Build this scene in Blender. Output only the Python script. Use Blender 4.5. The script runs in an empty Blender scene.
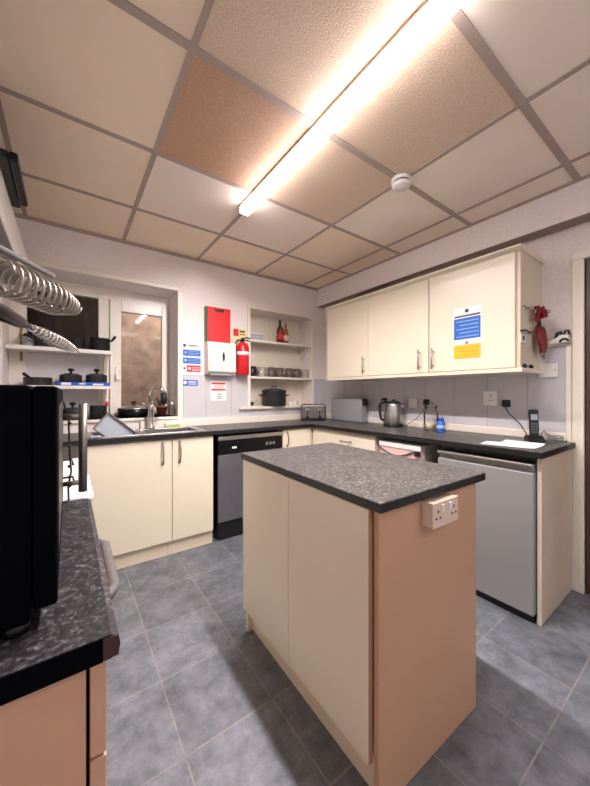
import bpy, bmesh, math, random
from math import pi, sin, cos
from mathutils import Matrix, Vector
random.seed(7)
SC = bpy.context.scene
COL = SC.collection
WL = {}

# ------------------------------------------------------------------ materials
def lin(c):
    return tuple(((v / 255) / 12.92 if v / 255 <= .04045 else ((v / 255 + .055) / 1.055) ** 2.4) for v in c) + (1,)

def mat(name, rgb, rough=.5, metal=0., bump=0., bscale=60., var=0., vscale=8., coat=0., spec=.5, emit=None, estr=0., trans=0., stretch=None, detail=3.):
    m = bpy.data.materials.new(name); m.use_nodes = True
    nt = m.node_tree; b = nt.nodes['Principled BSDF']
    b.inputs['Base Color'].default_value = lin(rgb)
    b.inputs['Roughness'].default_value = rough
    b.inputs['Metallic'].default_value = metal
    b.inputs['Coat Weight'].default_value = coat
    b.inputs['Specular IOR Level'].default_value = spec
    b.inputs['Transmission Weight'].default_value = trans
    if emit:
        b.inputs['Emission Color'].default_value = lin(emit); b.inputs['Emission Strength'].default_value = estr
    if bump or var:
        tc = nt.nodes.new('ShaderNodeTexCoord'); src = tc.outputs['Object']
        if stretch:
            mp = nt.nodes.new('ShaderNodeMapping'); mp.inputs['Scale'].default_value = stretch
            nt.links.new(src, mp.inputs['Vector']); src = mp.outputs['Vector']
    if bump:
        n = nt.nodes.new('ShaderNodeTexNoise'); n.inputs['Scale'].default_value = bscale; n.inputs['Detail'].default_value = detail
        nt.links.new(src, n.inputs['Vector'])
        bp = nt.nodes.new('ShaderNodeBump'); bp.inputs['Strength'].default_value = bump; bp.inputs['Distance'].default_value = .004
        nt.links.new(n.outputs['Fac'], bp.inputs['Height']); nt.links.new(bp.outputs['Normal'], b.inputs['Normal'])
    if var:
        n2 = nt.nodes.new('ShaderNodeTexNoise'); n2.inputs['Scale'].default_value = vscale; n2.inputs['Detail'].default_value = 4
        nt.links.new(src, n2.inputs['Vector'])
        r = nt.nodes.new('ShaderNodeValToRGB'); c = lin(rgb)
        r.color_ramp.elements[0].position = .3; r.color_ramp.elements[1].position = .7
        r.color_ramp.elements[0].color = tuple(max(0, v * (1 - var)) for v in c[:3]) + (1,)
        r.color_ramp.elements[1].color = tuple(min(1, v * (1 + var)) for v in c[:3]) + (1,)
        nt.links.new(n2.outputs['Fac'], r.inputs['Fac']); nt.links.new(r.outputs['Color'], b.inputs['Base Color'])
    return m

def nodes(m):
    return m.node_tree, m.node_tree.nodes['Principled BSDF']

def worktop_mat(name, base, fleck, amount, sc=95):
    m = mat(name, base, .38); nt, b = nodes(m)
    tc = nt.nodes.new('ShaderNodeTexCoord')
    n1 = nt.nodes.new('ShaderNodeTexNoise'); n1.inputs['Scale'].default_value = sc; n1.inputs['Detail'].default_value = 5; n1.inputs['Roughness'].default_value = .65
    n2 = nt.nodes.new('ShaderNodeTexNoise'); n2.inputs['Scale'].default_value = 22; n2.inputs['Detail'].default_value = 3
    for n in (n1, n2): nt.links.new(tc.outputs['Object'], n.inputs['Vector'])
    r = nt.nodes.new('ShaderNodeValToRGB'); e = r.color_ramp.elements
    e[0].position = .36; e[0].color = lin(tuple(v * .55 for v in base))
    e[1].position = .52; e[1].color = lin(base)
    x = e.new(amount); x.color = lin(tuple((a + f) / 2 for a, f in zip(base, fleck)))
    x = e.new(min(.99, amount + .09)); x.color = lin(fleck)
    nt.links.new(n1.outputs['Fac'], r.inputs['Fac'])
    mx = nt.nodes.new('ShaderNodeMixRGB'); mx.blend_type = 'MULTIPLY'; mx.inputs['Fac'].default_value = .6
    r2 = nt.nodes.new('ShaderNodeValToRGB'); r2.color_ramp.elements[0].position = .3; r2.color_ramp.elements[1].position = .7
    r2.color_ramp.elements[0].color = (.55, .55, .57, 1); r2.color_ramp.elements[1].color = (1, 1, 1, 1)
    nt.links.new(n2.outputs['Fac'], r2.inputs['Fac'])
    nt.links.new(r.outputs['Color'], mx.inputs['Color1']); nt.links.new(r2.outputs['Color'], mx.inputs['Color2'])
    nt.links.new(mx.outputs['Color'], b.inputs['Base Color'])
    return m

def floor_mat():
    m = mat('slate_floor', (98, 100, 104), .42); nt, b = nodes(m)
    tc = nt.nodes.new('ShaderNodeTexCoord')
    mp = nt.nodes.new('ShaderNodeMapping'); mp.inputs['Location'].default_value = (2.0656, .811 + .005, 0)
    nt.links.new(tc.outputs['Object'], mp.inputs['Vector'])
    bk = nt.nodes.new('ShaderNodeTexBrick'); bk.offset = 0; bk.squash = 1
    bk.inputs['Scale'].default_value = 1; bk.inputs['Brick Width'].default_value = .333; bk.inputs['Row Height'].default_value = .3335
    bk.inputs['Mortar Size'].default_value = .003; bk.inputs['Mortar Smooth'].default_value = .2
    bk.inputs['Color1'].default_value = (.8, .8, .8, 1); bk.inputs['Color2'].default_value = (1.05, 1.05, 1.05, 1); bk.inputs['Mortar'].default_value = (1, 1, 1, 1)
    nt.links.new(mp.outputs['Vector'], bk.inputs['Vector'])
    n = nt.nodes.new('ShaderNodeTexNoise'); n.inputs['Scale'].default_value = 8.5; n.inputs['Detail'].default_value = 11; n.inputs['Roughness'].default_value = .72; n.inputs['Distortion'].default_value = .15
    nt.links.new(tc.outputs['Object'], n.inputs['Vector'])
    r = nt.nodes.new('ShaderNodeValToRGB'); e = r.color_ramp.elements
    e[0].position = .3; e[0].color = lin((74, 78, 83)); e[1].position = .72; e[1].color = lin((140, 144, 151))
    nt.links.new(n.outputs['Fac'], r.inputs['Fac'])
    mx = nt.nodes.new('ShaderNodeMixRGB'); mx.blend_type = 'MULTIPLY'; mx.inputs['Fac'].default_value = 1
    nt.links.new(r.outputs['Color'], mx.inputs['Color1']); nt.links.new(bk.outputs['Color'], mx.inputs['Color2'])
    m2 = nt.nodes.new('ShaderNodeMixRGB'); m2.inputs['Color2'].default_value = lin((150, 142, 132))
    gn = nt.nodes.new('ShaderNodeTexNoise'); gn.inputs['Scale'].default_value = 14; gn.inputs['Detail'].default_value = 3
    nt.links.new(tc.outputs['Object'], gn.inputs['Vector'])
    gr = nt.nodes.new('ShaderNodeMapRange'); gr.inputs['From Min'].default_value = .3; gr.inputs['From Max'].default_value = .65; gr.inputs['To Min'].default_value = .15; gr.inputs['To Max'].default_value = .95
    nt.links.new(gn.outputs['Fac'], gr.inputs['Value'])
    gm = nt.nodes.new('ShaderNodeMath'); gm.operation = 'MULTIPLY'
    nt.links.new(bk.outputs['Fac'], gm.inputs[0]); nt.links.new(gr.outputs['Result'], gm.inputs[1])
    nt.links.new(gm.outputs[0], m2.inputs['Fac']); nt.links.new(mx.outputs['Color'], m2.inputs['Color1'])
    nt.links.new(m2.outputs['Color'], b.inputs['Base Color'])
    sub = nt.nodes.new('ShaderNodeMath'); sub.operation = 'SUBTRACT'
    nt.links.new(n.outputs['Fac'], sub.inputs[0]); nt.links.new(bk.outputs['Fac'], sub.inputs[1])
    bp = nt.nodes.new('ShaderNodeBump'); bp.inputs['Strength'].default_value = .45; bp.inputs['Distance'].default_value = .006
    nt.links.new(sub.outputs[0], bp.inputs['Height']); nt.links.new(bp.outputs['Normal'], b.inputs['Normal'])
    return m

def brick_mat():
    m = mat('outside_brick', (120, 96, 84), .9); nt, b = nodes(m)
    tc = nt.nodes.new('ShaderNodeTexCoord')
    mp = nt.nodes.new('ShaderNodeMapping'); mp.inputs['Rotation'].default_value = (pi / 2, 0, 0)
    nt.links.new(tc.outputs['Object'], mp.inputs['Vector'])
    bk = nt.nodes.new('ShaderNodeTexBrick'); bk.inputs['Scale'].default_value = 1; bk.inputs['Brick Width'].default_value = .225
    bk.inputs['Row Height'].default_value = .075; bk.inputs['Mortar Size'].default_value = .006
    bk.inputs['Color1'].default_value = lin((150, 118, 100)); bk.inputs['Color2'].default_value = lin((120, 92, 82)); bk.inputs['Mortar'].default_value = lin((150, 140, 130))
    nt.links.new(mp.outputs['Vector'], bk.inputs['Vector']); nt.links.new(bk.outputs['Color'], b.inputs['Base Color'])
    return m

def glass_mat(name, tint=(255, 255, 255), refl=1.45):
    m = bpy.data.materials.new(name); m.use_nodes = True; nt = m.node_tree
    nt.nodes.remove(nt.nodes['Principled BSDF']); out = nt.nodes['Material Output']
    t = nt.nodes.new('ShaderNodeBsdfTransparent'); t.inputs['Color'].default_value = lin(tint)
    g = nt.nodes.new('ShaderNodeBsdfGlossy'); g.inputs['Roughness'].default_value = .03
    f = nt.nodes.new('ShaderNodeLayerWeight'); f.inputs['Blend'].default_value = .12 * refl
    mx = nt.nodes.new('ShaderNodeMixShader')
    nt.links.new(f.outputs[0], mx.inputs[0]); nt.links.new(t.outputs[0], mx.inputs[1]); nt.links.new(g.outputs[0], mx.inputs[2])
    nt.links.new(mx.outputs[0], out.inputs['Surface'])
    return m

M = {}
M['cream'] = mat('cream_gloss_door', (234, 224, 200), .3, var=.02, vscale=2, coat=.15)
M['cream_dull'] = mat('cream_carcass', (228, 214, 188), .5)
M['magnolia'] = mat('magnolia_panel', (206, 164, 132), .42, var=.03, vscale=3)
M['beige_panel'] = mat('beige_panel', (222, 204, 178), .5, var=.05, vscale=5)
M['edge_brown'] = mat('worn_door_edge', (178, 132, 98), .6)
M['worktop'] = worktop_mat('speckled_worktop', (76, 73, 72), (172, 164, 154), .60, 110)
M['worktop_black'] = worktop_mat('black_speckled_worktop', (54, 52, 55), (168, 164, 164), .655, 120)
M['edge_black'] = mat('worktop_edge', (26, 24, 24), .4, var=.25, vscale=60)
M['steel'] = mat('brushed_steel', (190, 188, 184), .32, 1., bump=.05, bscale=200)
M['chrome'] = mat('chrome', (215, 213, 210), .12, 1.)
M['satin'] = mat('satin_nickel', (158, 150, 141), .38, .9)
M['fridge_grey'] = mat('silver_grey_door', (164, 164, 162), .4, .35, var=.03, vscale=3)
M['black'] = mat('black_plastic', (18, 18, 19), .45)
M['black_gloss'] = mat('black_gloss', (8, 8, 10), .3, spec=.3)
M['black_matt'] = mat('black_enamel', (4, 4, 8), .75, spec=.05)
M['iron'] = mat('dark_grey_pan', (58, 57, 58), .45, .3)
M['graphite'] = mat('graphite_door', (104, 104, 109), .32, .3, var=.1, vscale=6)
M['white'] = mat('white_plastic', (238, 234, 228), .35)
M['offwhite'] = mat('off_white_paint', (238, 229, 214), .4)
M['upvc'] = mat('white_window_frame', (240, 232, 220), .3)
M['wallpaper'] = mat('textured_wallpaper', (236, 226, 221), .7, bump=.5, bscale=75, var=.05, vscale=55)
M['wall_plain'] = mat('plain_wall', (236, 232, 230), .8)
M['soffit_shade'] = mat('bulkhead_soffit_shade', (150, 132, 124), .8)  # shade under the bulkhead put into the colour
M['panel'] = mat('lavender_wall_panel', (203, 200, 203), .22, var=.015, vscale=4)
M['seam'] = mat('panel_seam', (176, 170, 174), .6)
M['tile_plain'] = mat('plain_ceiling_tile', (251, 237, 220), .85, bump=.08, bscale=120, var=.025, vscale=2.2)
M['tile_cream'] = mat('yellowed_ceiling_tile', (250, 230, 204), .85, bump=.08, bscale=120, var=.03, vscale=2)
M['tile_white'] = mat('newer_ceiling_tile', (248, 232, 216), .8, bump=.08, bscale=120)
M['tile_rough'] = mat('textured_ceiling_tile', (224, 199, 174), .6, bump=.8, bscale=210, var=.14, vscale=150)
M['tile_stain'] = mat('stained_textured_tile', (196, 156, 124), .5, bump=.8, bscale=210, var=.1, vscale=110)
M['grid'] = mat('ceiling_grid', (176, 158, 146), .55)
M['red'] = mat('red_plastic', (226, 44, 48), .4)
M['deep_red'] = mat('extinguisher_red', (206, 24, 34), .28, coat=.3)
M['dark_red'] = mat('dark_red', (126, 24, 27), .35)
M['green'] = mat('green_plastic', (40, 122, 84), .4)
M['blue'] = mat('sign_blue', (34, 98, 190), .4)
M['sign_red'] = mat('sign_red', (214, 48, 58), .4)
M['yellow'] = mat('sign_yellow', (246, 190, 30), .4)
M['pale_yellow'] = mat('glow_sign', (232, 226, 168), .4)
M['paper'] = mat('paper', (244, 240, 234), .7)
M['ink'] = mat('ink', (70, 76, 90), .6)
M['pale_blue'] = mat('pale_blue_print', (150, 186, 226), .5)
M['grey_blue'] = mat('grey_blue_plastic', (172, 178, 188), .4)
M['blue_tub'] = mat('blue_bottle', (58, 104, 196), .3)
M['pink'] = mat('pink_plastic', (232, 188, 182), .35)
M['grey_board'] = mat('grey_enamel', (160, 164, 166), .35, .2)
M['brown'] = mat('dark_brown_wood', (74, 52, 42), .4, var=.2, vscale=4, stretch=(8, 8, .6))
M['gap_shade'] = mat('recess_shade', (24, 22, 22), .8)  # near-black puts the shade of gaps, slots and holes into the colour
M['brass'] = mat('brass', (150, 122, 92), .45, .7)
M['bottle_brown'] = mat('brown_bottle', (84, 34, 22), .12, coat=.5)
M['amber'] = mat('amber_sauce', (168, 84, 40), .2, coat=.4)
M['mug'] = mat('grey_mug', (104, 98, 92), .18, .35, coat=.5)
M['mug_light'] = mat('pale_mug', (176, 170, 160), .2, .2, coat=.5)
M['dark_end'] = mat('worn_brown_edge', (66, 40, 34), .5)
M['socket_cream'] = mat('cream_socket', (232, 208, 188), .35)
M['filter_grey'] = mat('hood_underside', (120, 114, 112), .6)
M['roughcast'] = mat('outside_roughcast', (168, 140, 126), .9, bump=.8, bscale=30, var=.3, vscale=7)
M['cable_grey'] = mat('grey_cable', (120, 116, 114), .5)
M['dark_steel'] = mat('dark_steel', (120, 116, 112), .45, .8)
M['terracotta'] = mat('terracotta', (132, 66, 52), .6)
M['sponge'] = mat('green_sponge', (178, 196, 120), .9, bump=.6, bscale=200)
M['rubber'] = mat('grey_rubber', (104, 101, 100), .6)
M['board_panel'] = mat('white_boarding', (222, 218, 216), .6)
M['beige_wood'] = mat('beige_boarding', (226, 216, 198), .6)
M['glass'] = glass_mat('window_glass', (235, 238, 236), 1.8)
M['clear'] = glass_mat('clear_jar', (250, 250, 247), 1.6)
M['label'] = mat('cream_label', (230, 214, 190), .5)
M['floor'] = floor_mat()
M['brick'] = brick_mat()
M['led'] = mat('led_diffuser', (255, 250, 245), .4, emit=(252, 243, 245), estr=330)
M['led_side'] = mat('led_diffuser_side', (255, 250, 245), .4, emit=(252, 243, 245), estr=13)
M['ground'] = mat('yard_ground', (90, 88, 84), .9)

# ------------------------------------------------------------------ geometry
class MB:
    def __init__(s, mats, M4=None):
        s.mats = mats if isinstance(mats, (list, tuple)) else [mats]
        s.bm = bmesh.new(); s.X = M4 or Matrix.Identity(4)
    def _add(s, t, mi, smooth):
        bmesh.ops.transform(t, matrix=s.X, verts=t.verts)
        bmesh.ops.recalc_face_normals(t, faces=t.faces)
        for f in t.faces: f.material_index = mi; f.smooth = smooth
        me = bpy.data.meshes.new('tmp'); t.to_mesh(me); t.free(); s.bm.from_mesh(me); bpy.data.meshes.remove(me)
        return s
    def box(s, x0, x1, y0, y1, z0, z1, bev=0., seg=2, mi=0, edges=None):
        t = bmesh.new(); bmesh.ops.create_cube(t, size=1)
        for v in t.verts:
            v.co = Vector(((x0 + x1) / 2 + v.co.x * (x1 - x0), (y0 + y1) / 2 + v.co.y * (y1 - y0), (z0 + z1) / 2 + v.co.z * (z1 - z0)))
        if bev:
            es = list(t.edges)
            if edges: es = [e for e in es if abs((e.verts[0].co - e.verts[1].co).normalized()['xyz'.index(edges)]) > .9]
            bmesh.ops.bevel(t, geom=es, offset=bev, segments=seg, profile=.5, affect='EDGES')
        return s._add(t, mi, False)
    def lathe(s, prof, cx, cy, cz=0., seg=24, mi=0, axis='z', smooth=True):
        t = bmesh.new(); rings = []
        for r, z in prof:
            rings.append([t.verts.new((r * cos(2 * pi * k / seg), r * sin(2 * pi * k / seg), z)) for k in range(seg)] if r > 1e-6 else [t.verts.new((0, 0, z))])
        for a, b in zip(rings, rings[1:]):
            for k in range(seg):
                q = [a[k % len(a)], a[(k + 1) % len(a)], b[(k + 1) % len(b)], b[k % len(b)]]
                u = []
                for v in q:
                    if v not in u: u.append(v)
                if len(u) > 2: t.faces.new(u)
        if len(rings[0]) > 1: t.faces.new(rings[0][::-1])
        if len(rings[-1]) > 1: t.faces.new(rings[-1])
        if axis == 'x': bmesh.ops.transform(t, matrix=Matrix.Rotation(pi / 2, 4, 'Y'), verts=t.verts)
        if axis == 'y': bmesh.ops.transform(t, matrix=Matrix.Rotation(-pi / 2, 4, 'X'), verts=t.verts)
        bmesh.ops.translate(t, vec=(cx, cy, cz), verts=t.verts)
        s._add(t, mi, smooth); return s
    def cyl(s, x, y, z0, z1, r, seg=20, mi=0): return s.lathe([(r, z0), (r, z1)], x, y, 0, seg, mi, smooth=False) if seg < 9 else s.lathe([(r, z0), (r, z1)], x, y, 0, seg, mi)
    def tube(s, pts, r, seg=8, mi=0, closed=False):
        pts = [Vector(p) for p in pts]; n = len(pts); t = bmesh.new()
        rs = r if isinstance(r, (list, tuple)) else [r] * n
        d = [((pts[(i + 1) % n] if closed or i < n - 1 else pts[i]) - (pts[i - 1] if closed or i > 0 else pts[i])).normalized() for i in range(n)]
        nv = d[0].orthogonal().normalized(); rings = []
        for i in range(n):
            nv = (nv - d[i] * nv.dot(d[i])); nv = nv.normalized() if nv.length > 1e-6 else d[i].orthogonal().normalized()
            bv = d[i].cross(nv)
            rings.append([t.verts.new(pts[i] + (nv * cos(2 * pi * k / seg) + bv * sin(2 * pi * k / seg)) * rs[i]) for k in range(seg)])
        pr = list(zip(rings, rings[1:])) + ([(rings[-1], rings[0])] if closed else [])
        for a, b in pr:
            for k in range(seg): t.faces.new((a[k], a[(k + 1) % seg], b[(k + 1) % seg], b[k]))
        if not closed: t.faces.new(rings[0][::-1]); t.faces.new(rings[-1])
        return s._add(t, mi, True)
    def prism(s, poly, axis, a0, a1, mi=0, bev=0.):
        """poly: 2-D outline in the two other axes (x,y,z order), pushed along axis"""
        t = bmesh.new()
        def P(u, v, a): return {'x': (a, u, v), 'y': (u, a, v), 'z': (u, v, a)}[axis]
        A = [t.verts.new(P(u, v, a0)) for u, v in poly]; B = [t.verts.new(P(u, v, a1)) for u, v in poly]
        t.faces.new(A); t.faces.new(B[::-1]); n = len(poly)
        for k in range(n): t.faces.new((A[k], B[k], B[(k + 1) % n], A[(k + 1) % n]))
        if bev: bmesh.ops.bevel(t, geom=list(t.edges), offset=bev, segments=2, profile=.5, affect='EDGES')
        return s._add(t, mi, False)
    def ball(s, x, y, z, rx, ry=None, rz=None, mi=0, seg=16):
        t = bmesh.new(); bmesh.ops.create_uvsphere(t, u_segments=seg, v_segments=seg // 2, radius=1)
        for v in t.verts: v.co = Vector((x + v.co.x * rx, y + v.co.y * (ry or rx), z + v.co.z * (rz or rx)))
        return s._add(t, mi, True)
    def build(s, name, parent=None):
        me = bpy.data.meshes.new(name); off = WL.get(parent.name, Vector()) if parent else Vector()
        bmesh.ops.translate(s.bm, vec=-off, verts=s.bm.verts)
        s.bm.to_mesh(me); s.bm.free()
        for m in s.mats: me.materials.append(m)
        o = bpy.data.objects.new(name, me); COL.objects.link(o)
        if parent: o.parent = parent; WL[o.name] = off
        return o

def tag(o, label, cat, group=None, kind=None):
    o['label'] = label; o['category'] = cat
    if group: o['group'] = group
    if kind: o['kind'] = kind
    return o
def thing(name, loc, label, cat, group=None):
    o = bpy.data.objects.new(name, None); COL.objects.link(o); o.location = loc; o.empty_display_size = .05
    WL[o.name] = Vector(loc)
    return tag(o, label, cat, group)
def solid(name, mb, label, cat, group=None):
    """a thing that is one mesh: origin moved to its base"""
    o = mb.build(name); me = o.data
    xs = [v.co for v in me.vertices]; c = Vector(((min(v.x for v in xs) + max(v.x for v in xs)) / 2, (min(v.y for v in xs) + max(v.y for v in xs)) / 2, min(v.z for v in xs)))
    me.transform(Matrix.Translation(-c)); o.location = c
    return tag(o, label, cat, group)
def struct(name, mb, label=None, parent=None):
    o = mb.build(name, parent); o['kind'] = 'structure'
    if label: o['label'] = label
    return o
def dup(root, loc, label, group=None, rotz=0, mats=None):
    r = root.copy(); COL.objects.link(r); r.location = loc; r.rotation_euler = (0, 0, rotz); r['label'] = label
    if group: r['group'] = group
    for ch in list(root.children):
        c = ch.copy(); COL.objects.link(c); c.parent = r
        for g in list(ch.children):
            d = g.copy(); COL.objects.link(d); d.parent = c
    return r

def arc_handle(axis, a0, a1, face, out, o2, r=.005, n=10, flat=1.):
    """points of a bow handle along `axis`; face = surface coordinate, out = signed bulge, o2 = the other coordinate (dict)"""
    pts = []
    for k in range(n + 1):
        t = k / n; a = a0 + (a1 - a0) * t; h = face + out * (sin(pi * t) ** .55)
        pts.append((a, h))
    return pts

# ------------------------------------------------------------------ room shell
ZC = 2.411; XL = -2.93; XR = .115; YB = 0.; YF = -4.4
struct('floor', MB(M['floor']).box(XL - .2, 2.0, YF - .2, .4, -.1, 0), 'dark grey slate-look square floor tiles')

WX0, WX1, WZ0, WZ1 = -2.735, -1.597, .985, 2.085      # window opening
NX0, NX1, NZ0, NZ1 = -.885, -.09, 1.035, 2.045        # alcove
w = MB([M['wallpaper'], M['beige_wood'], M['wall_plain']])
T = .42
w.box(XL - .2, WX0, 0, T, 0, ZC + .2).box(WX0, WX1, 0, T, 0, WZ0).box(WX0, WX1, 0, T, WZ1, ZC + .2)
w.box(WX1, NX0, 0, T, 0, ZC + .2).box(NX0, NX1, 0, T, 0, NZ0).box(NX0, NX1, 0, T, NZ1, ZC + .2).box(NX1, .6, 0, T, 0, ZC + .2)
w.box(NX0, NX1, .18, T, NZ0, NZ1, mi=1)
for k in range(15):                                     # tongue and groove boarding at the back of the alcove
    x = NX0 + .028 + k * .053
    w.box(x - .024, x + .024, .174, .18, NZ0, NZ1, .003, 1, mi=1)
wall_back = struct('wall_back', w, 'lilac grey textured wallpapered back wall with boarded alcove')
DY0, DY1, DZ = -3.2, -2.345, 1.985
w = MB([M['wallpaper']])
w.box(XR, XR + .25, DY1, .4, 0, ZC + .2).box(XR, XR + .25, YF - .2, DY0, 0, ZC + .2).box(XR, XR + .25, DY0, DY1, DZ, ZC + .2)
struct('wall_right', w, 'lilac grey textured wall behind the wall cupboards')
struct('wall_left', MB(M['wall_plain']).box(XL - .2, XL, YF - .2, 0, 0, ZC + .2))
struct('wall_rear', MB(M['wall_plain']).box(XL, XR, YF - .2, YF, 0, ZC + .2))
# bulkhead above the wall cupboards
w = MB([M['wallpaper'], M['soffit_shade']]); w.box(0, XR, YF, 0, 2.203, ZC + .05).box(.001, XR, YF, -.001, 2.2, 2.204, mi=1)
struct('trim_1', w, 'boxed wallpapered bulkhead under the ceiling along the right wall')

# suspended ceiling
GX, GY, P_ = -.218, -.5503, .5966
tm = [M['tile_plain'], M['tile_cream'], M['tile_white'], M['tile_rough'], M['tile_stain'], M['grid']]
c = MB(tm)
xs = [0.0] + [GX - P_ * 1.0057 * k for k in range(0, 5)] + [XL]; ys = [0.0] + [GY - P_ * k for k in range(0, 7)] + [YF]
kind = {(1, 0): 1, (1, 1): 1, (2, 0): 1, (3, 0): 1, (2, 1): 2, (3, 1): 2, (2, 2): 3, (2, 3): 3, (3, 2): 4, (3, 3): 3, (4, 0): 1, (4, 1): 1, (4, 2): 1, (0, 0): 1, (0, 1): 1, (4, 3): 1}
for i in range(len(xs) - 1):
    for j in range(len(ys) - 1):
        x1, x0, y1, y0 = xs[i], xs[i + 1], ys[j], ys[j + 1]
        c.box(x0 + .006, x1 - .006, y0 + .006, y1 - .006, ZC + .002, ZC + .014, mi=kind.get((i, j), 0))
for k, x in enumerate(xs):
    wd = .012; c.box(x - wd, x + wd if k else x, YF, 0, ZC - .002, ZC + .01, mi=5)
for k, y in enumerate(ys):
    wd = .016 if k in (3, 4) else .012; c.box(XL, 0, y - wd, y + wd if k else y, ZC - .003, ZC + .01, mi=5)
c.box(XL, 0, -.02, 0, ZC - .02, ZC, mi=5).box(-.012, 0, YF, 0, ZC - .012, ZC, mi=5)
c.box(XL - .2, XR, YF - .2, .1, ZC + .05, ZC + .1)
struct('ceiling', c, 'suspended ceiling of square beige tiles in a brown grid, some tiles rough textured')

# lower wall boarding with seams
w = MB([M['panel'], M['seam'], M['offwhite']])
ZT = 1.345
w.box(WX1 + .05, NX0 - .03, -.008, 0, .95, ZT).box(NX0 - .03, NX1 + .03, -.008, 0, .95, NZ0 - .035).box(NX1 + .03, XR, -.008, 0, .95, ZT)
for x in (-1.34, -1.089): w.box(x - .0025, x + .0025, -.0095, 0, .95, ZT, mi=1)
for x in (-.75, -.5, -.25): w.box(x - .0025, x + .0025, -.0095, 0, .95, NZ0 - .04, mi=1)
for x in (-.02,): w.box(x - .0025, x + .0025, -.0095, 0, .95, ZT, mi=1)
w.box(WX1 + .05, NX0 - .03, -.009, 0, ZT, ZT + .006, mi=1).box(NX1 + .03, XR, -.009, 0, ZT, ZT + .006, mi=1)
struct('trim_2', w, 'pale lavender wall boarding with vertical seams along the back wall')
w = MB([M['panel'], M['seam'], M['offwhite']])
w.box(XR - .008, XR, -2.265, -.008, .94, 1.34).box(XR - .008, XR, -2.265, -2.12, 1.34, 1.486)
for y in (-.35, -.6, -.85, -1.101, -1.32, -1.566, -1.813, -2.06): w.box(XR - .0095, XR, y - .0025, y + .0025, .94, 1.34, mi=1)
w.box(XR - .016, XR, -2.27, -2.12, 1.482, 1.494, mi=2).box(XR - .016, XR, -2.287, -2.262, .9, 1.494, mi=2)
struct('trim_3', w, 'pale lavender wall boarding with vertical seams under the wall cupboards')
# upstands on the worktop
struct('trim_4', MB(M['offwhite']).box(WX1 - .3, XR - .03, -.03, -.008, .8925, .957, .004))
struct('trim_5', MB(M['offwhite']).box(XR - .03, XR - .008, -2.262, -.03, .8925, .944, .004))
# window surround and alcove surround
w = MB(M['offwhite'])
w.box(WX0 - .0, WX1 + .045, -.018, 0, WZ1, WZ1 + .03, .004).box(WX1, WX1 + .045, -.018, 0, .957, WZ1 + .0, .004)
struct('trim_6', w, 'cream painted strip around the window opening')
w = MB(M['offwhite'])
w.box(NX0 - .03, NX1 + .03, -.016, 0, NZ1, NZ1 + .028, .003).box(NX0 - .03, NX0 + .003, -.016, .0, NZ0, NZ1, .003).box(NX1 - .003, NX1 + .03, -.016, 0, NZ0, NZ1, .003)
struct('trim_7', w, 'cream painted surround of the shelved alcove')
# architrave of the doorway at right
w = MB(M['offwhite'])
w.box(XR - .022, XR, DY1, DY1 + .055, 0, DZ, .005).box(XR - .022, XR, DY0 - .055, DY1 + .055, DZ, DZ + .055, .005).box(XR - .022, XR, DY0 - .055, DY0, 0, DZ, .005)
w.box(XR + .035, XR + .25, DY1 - .02, DY1, 0, DZ).box(XR + .035, XR + .25, DY0, DY0 + .02, 0, DZ).box(XR + .035, XR + .25, DY0, DY1, DZ - .02, DZ)
struct('trim_8', w, 'cream door frame at the right edge')
d = struct('door_1', MB([M['brown'], M['gap_shade']]).box(XR - .008, XR + .03, DY0 + .012, DY1 - .006, .01, DZ - .006, .003).box(XR - .012, XR - .006, DY1 - .05, DY1 - .036, .01, DZ - .006, mi=1), 'dark brown door inside the cream frame')  # dark strip painted for the shade of the door gap
hb = MB(M['brass']); hb.tube([(XR - .008, DY0 + .1, 1.0), (XR - .05, DY0 + .1, 1.0), (XR - .05, DY0 + .22, 1.0)], .009)
hb.build('door_handle', d)
struct('baseboard_right', MB(M['offwhite']).box(XR - .016, XR, -2.288, -2.268, 0, .9, .003))

# outside: yard wall behind the window
struct('wall_yard', MB(M['roughcast']).box(-5, 1.5, 1.9, 2.1, -.2, 3.2), 'roughcast yard wall seen through the window glass')
M['backing'] = mat('dark_backing_boards', (66, 48, 44), .8, var=.25, vscale=5, stretch=(6, 6, .5))
struct('wall_backing', MB(M['backing']).box(-4.2, -2.12, 1.0, 1.3, -.1, 3.0), 'dark brown shed wall added outside to darken the left window pane')  # dark wall added behind the left pane so its glass reads dark
struct('yard_ground', MB(M['ground']).box(-5, 1.5, .42, 1.9, -.2, -.1))

# window
WY = .27
wf = MB(M['upvc'])
wf.box(WX0, WX1, WY, WY + .06, 1.99, WZ1 - .0, .003).box(WX0, WX1, WY, WY + .06, WZ0, WZ0 + .05, .003)
wf.box(WX0, -2.635, WY, WY + .06, WZ0 + .05, 1.99, .003).box(-2.17, -2.085, WY, WY + .06, WZ0 + .05, 1.99, .003).box(-1.64, WX1, WY, WY + .06, WZ0 + .05, 1.99, .003)
win = struct('window_1', wf, 'white framed kitchen window with an opening casement on its right')
cs = MB(M['upvc'])
cs.box(-2.003, -1.668, WY - .022, WY + .03, 1.9, 1.992, .004).box(-2.003, -1.668, WY - .022, WY + .03, WZ0 + .01, 1.055, .004)
cs.box(-2.088, -2.003, WY - .022, WY + .03, WZ0 + .01, 1.992, .004).box(-1.668, -1.625, WY - .022, WY + .03, WZ0 + .01, 1.992, .004)
cas = cs.build('casement', win)
MB(M['glass']).box(-2.005, -1.664, WY + .0, WY + .004, 1.05, 1.905).build('glass_pane', cas)
hb = MB(M['white']); hb.box(-2.05, -2.03, WY - .035, WY - .02, 1.33, 1.42, .004).box(-2.048, -2.012, WY - .05, WY - .033, 1.3, 1.36, .006); hb.build('window_handle', cas)
MB(M['glass']).box(-2.64, -2.165, WY + .028, WY + .032, 1.5, 1.995).build('fixed_pane', win)
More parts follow.
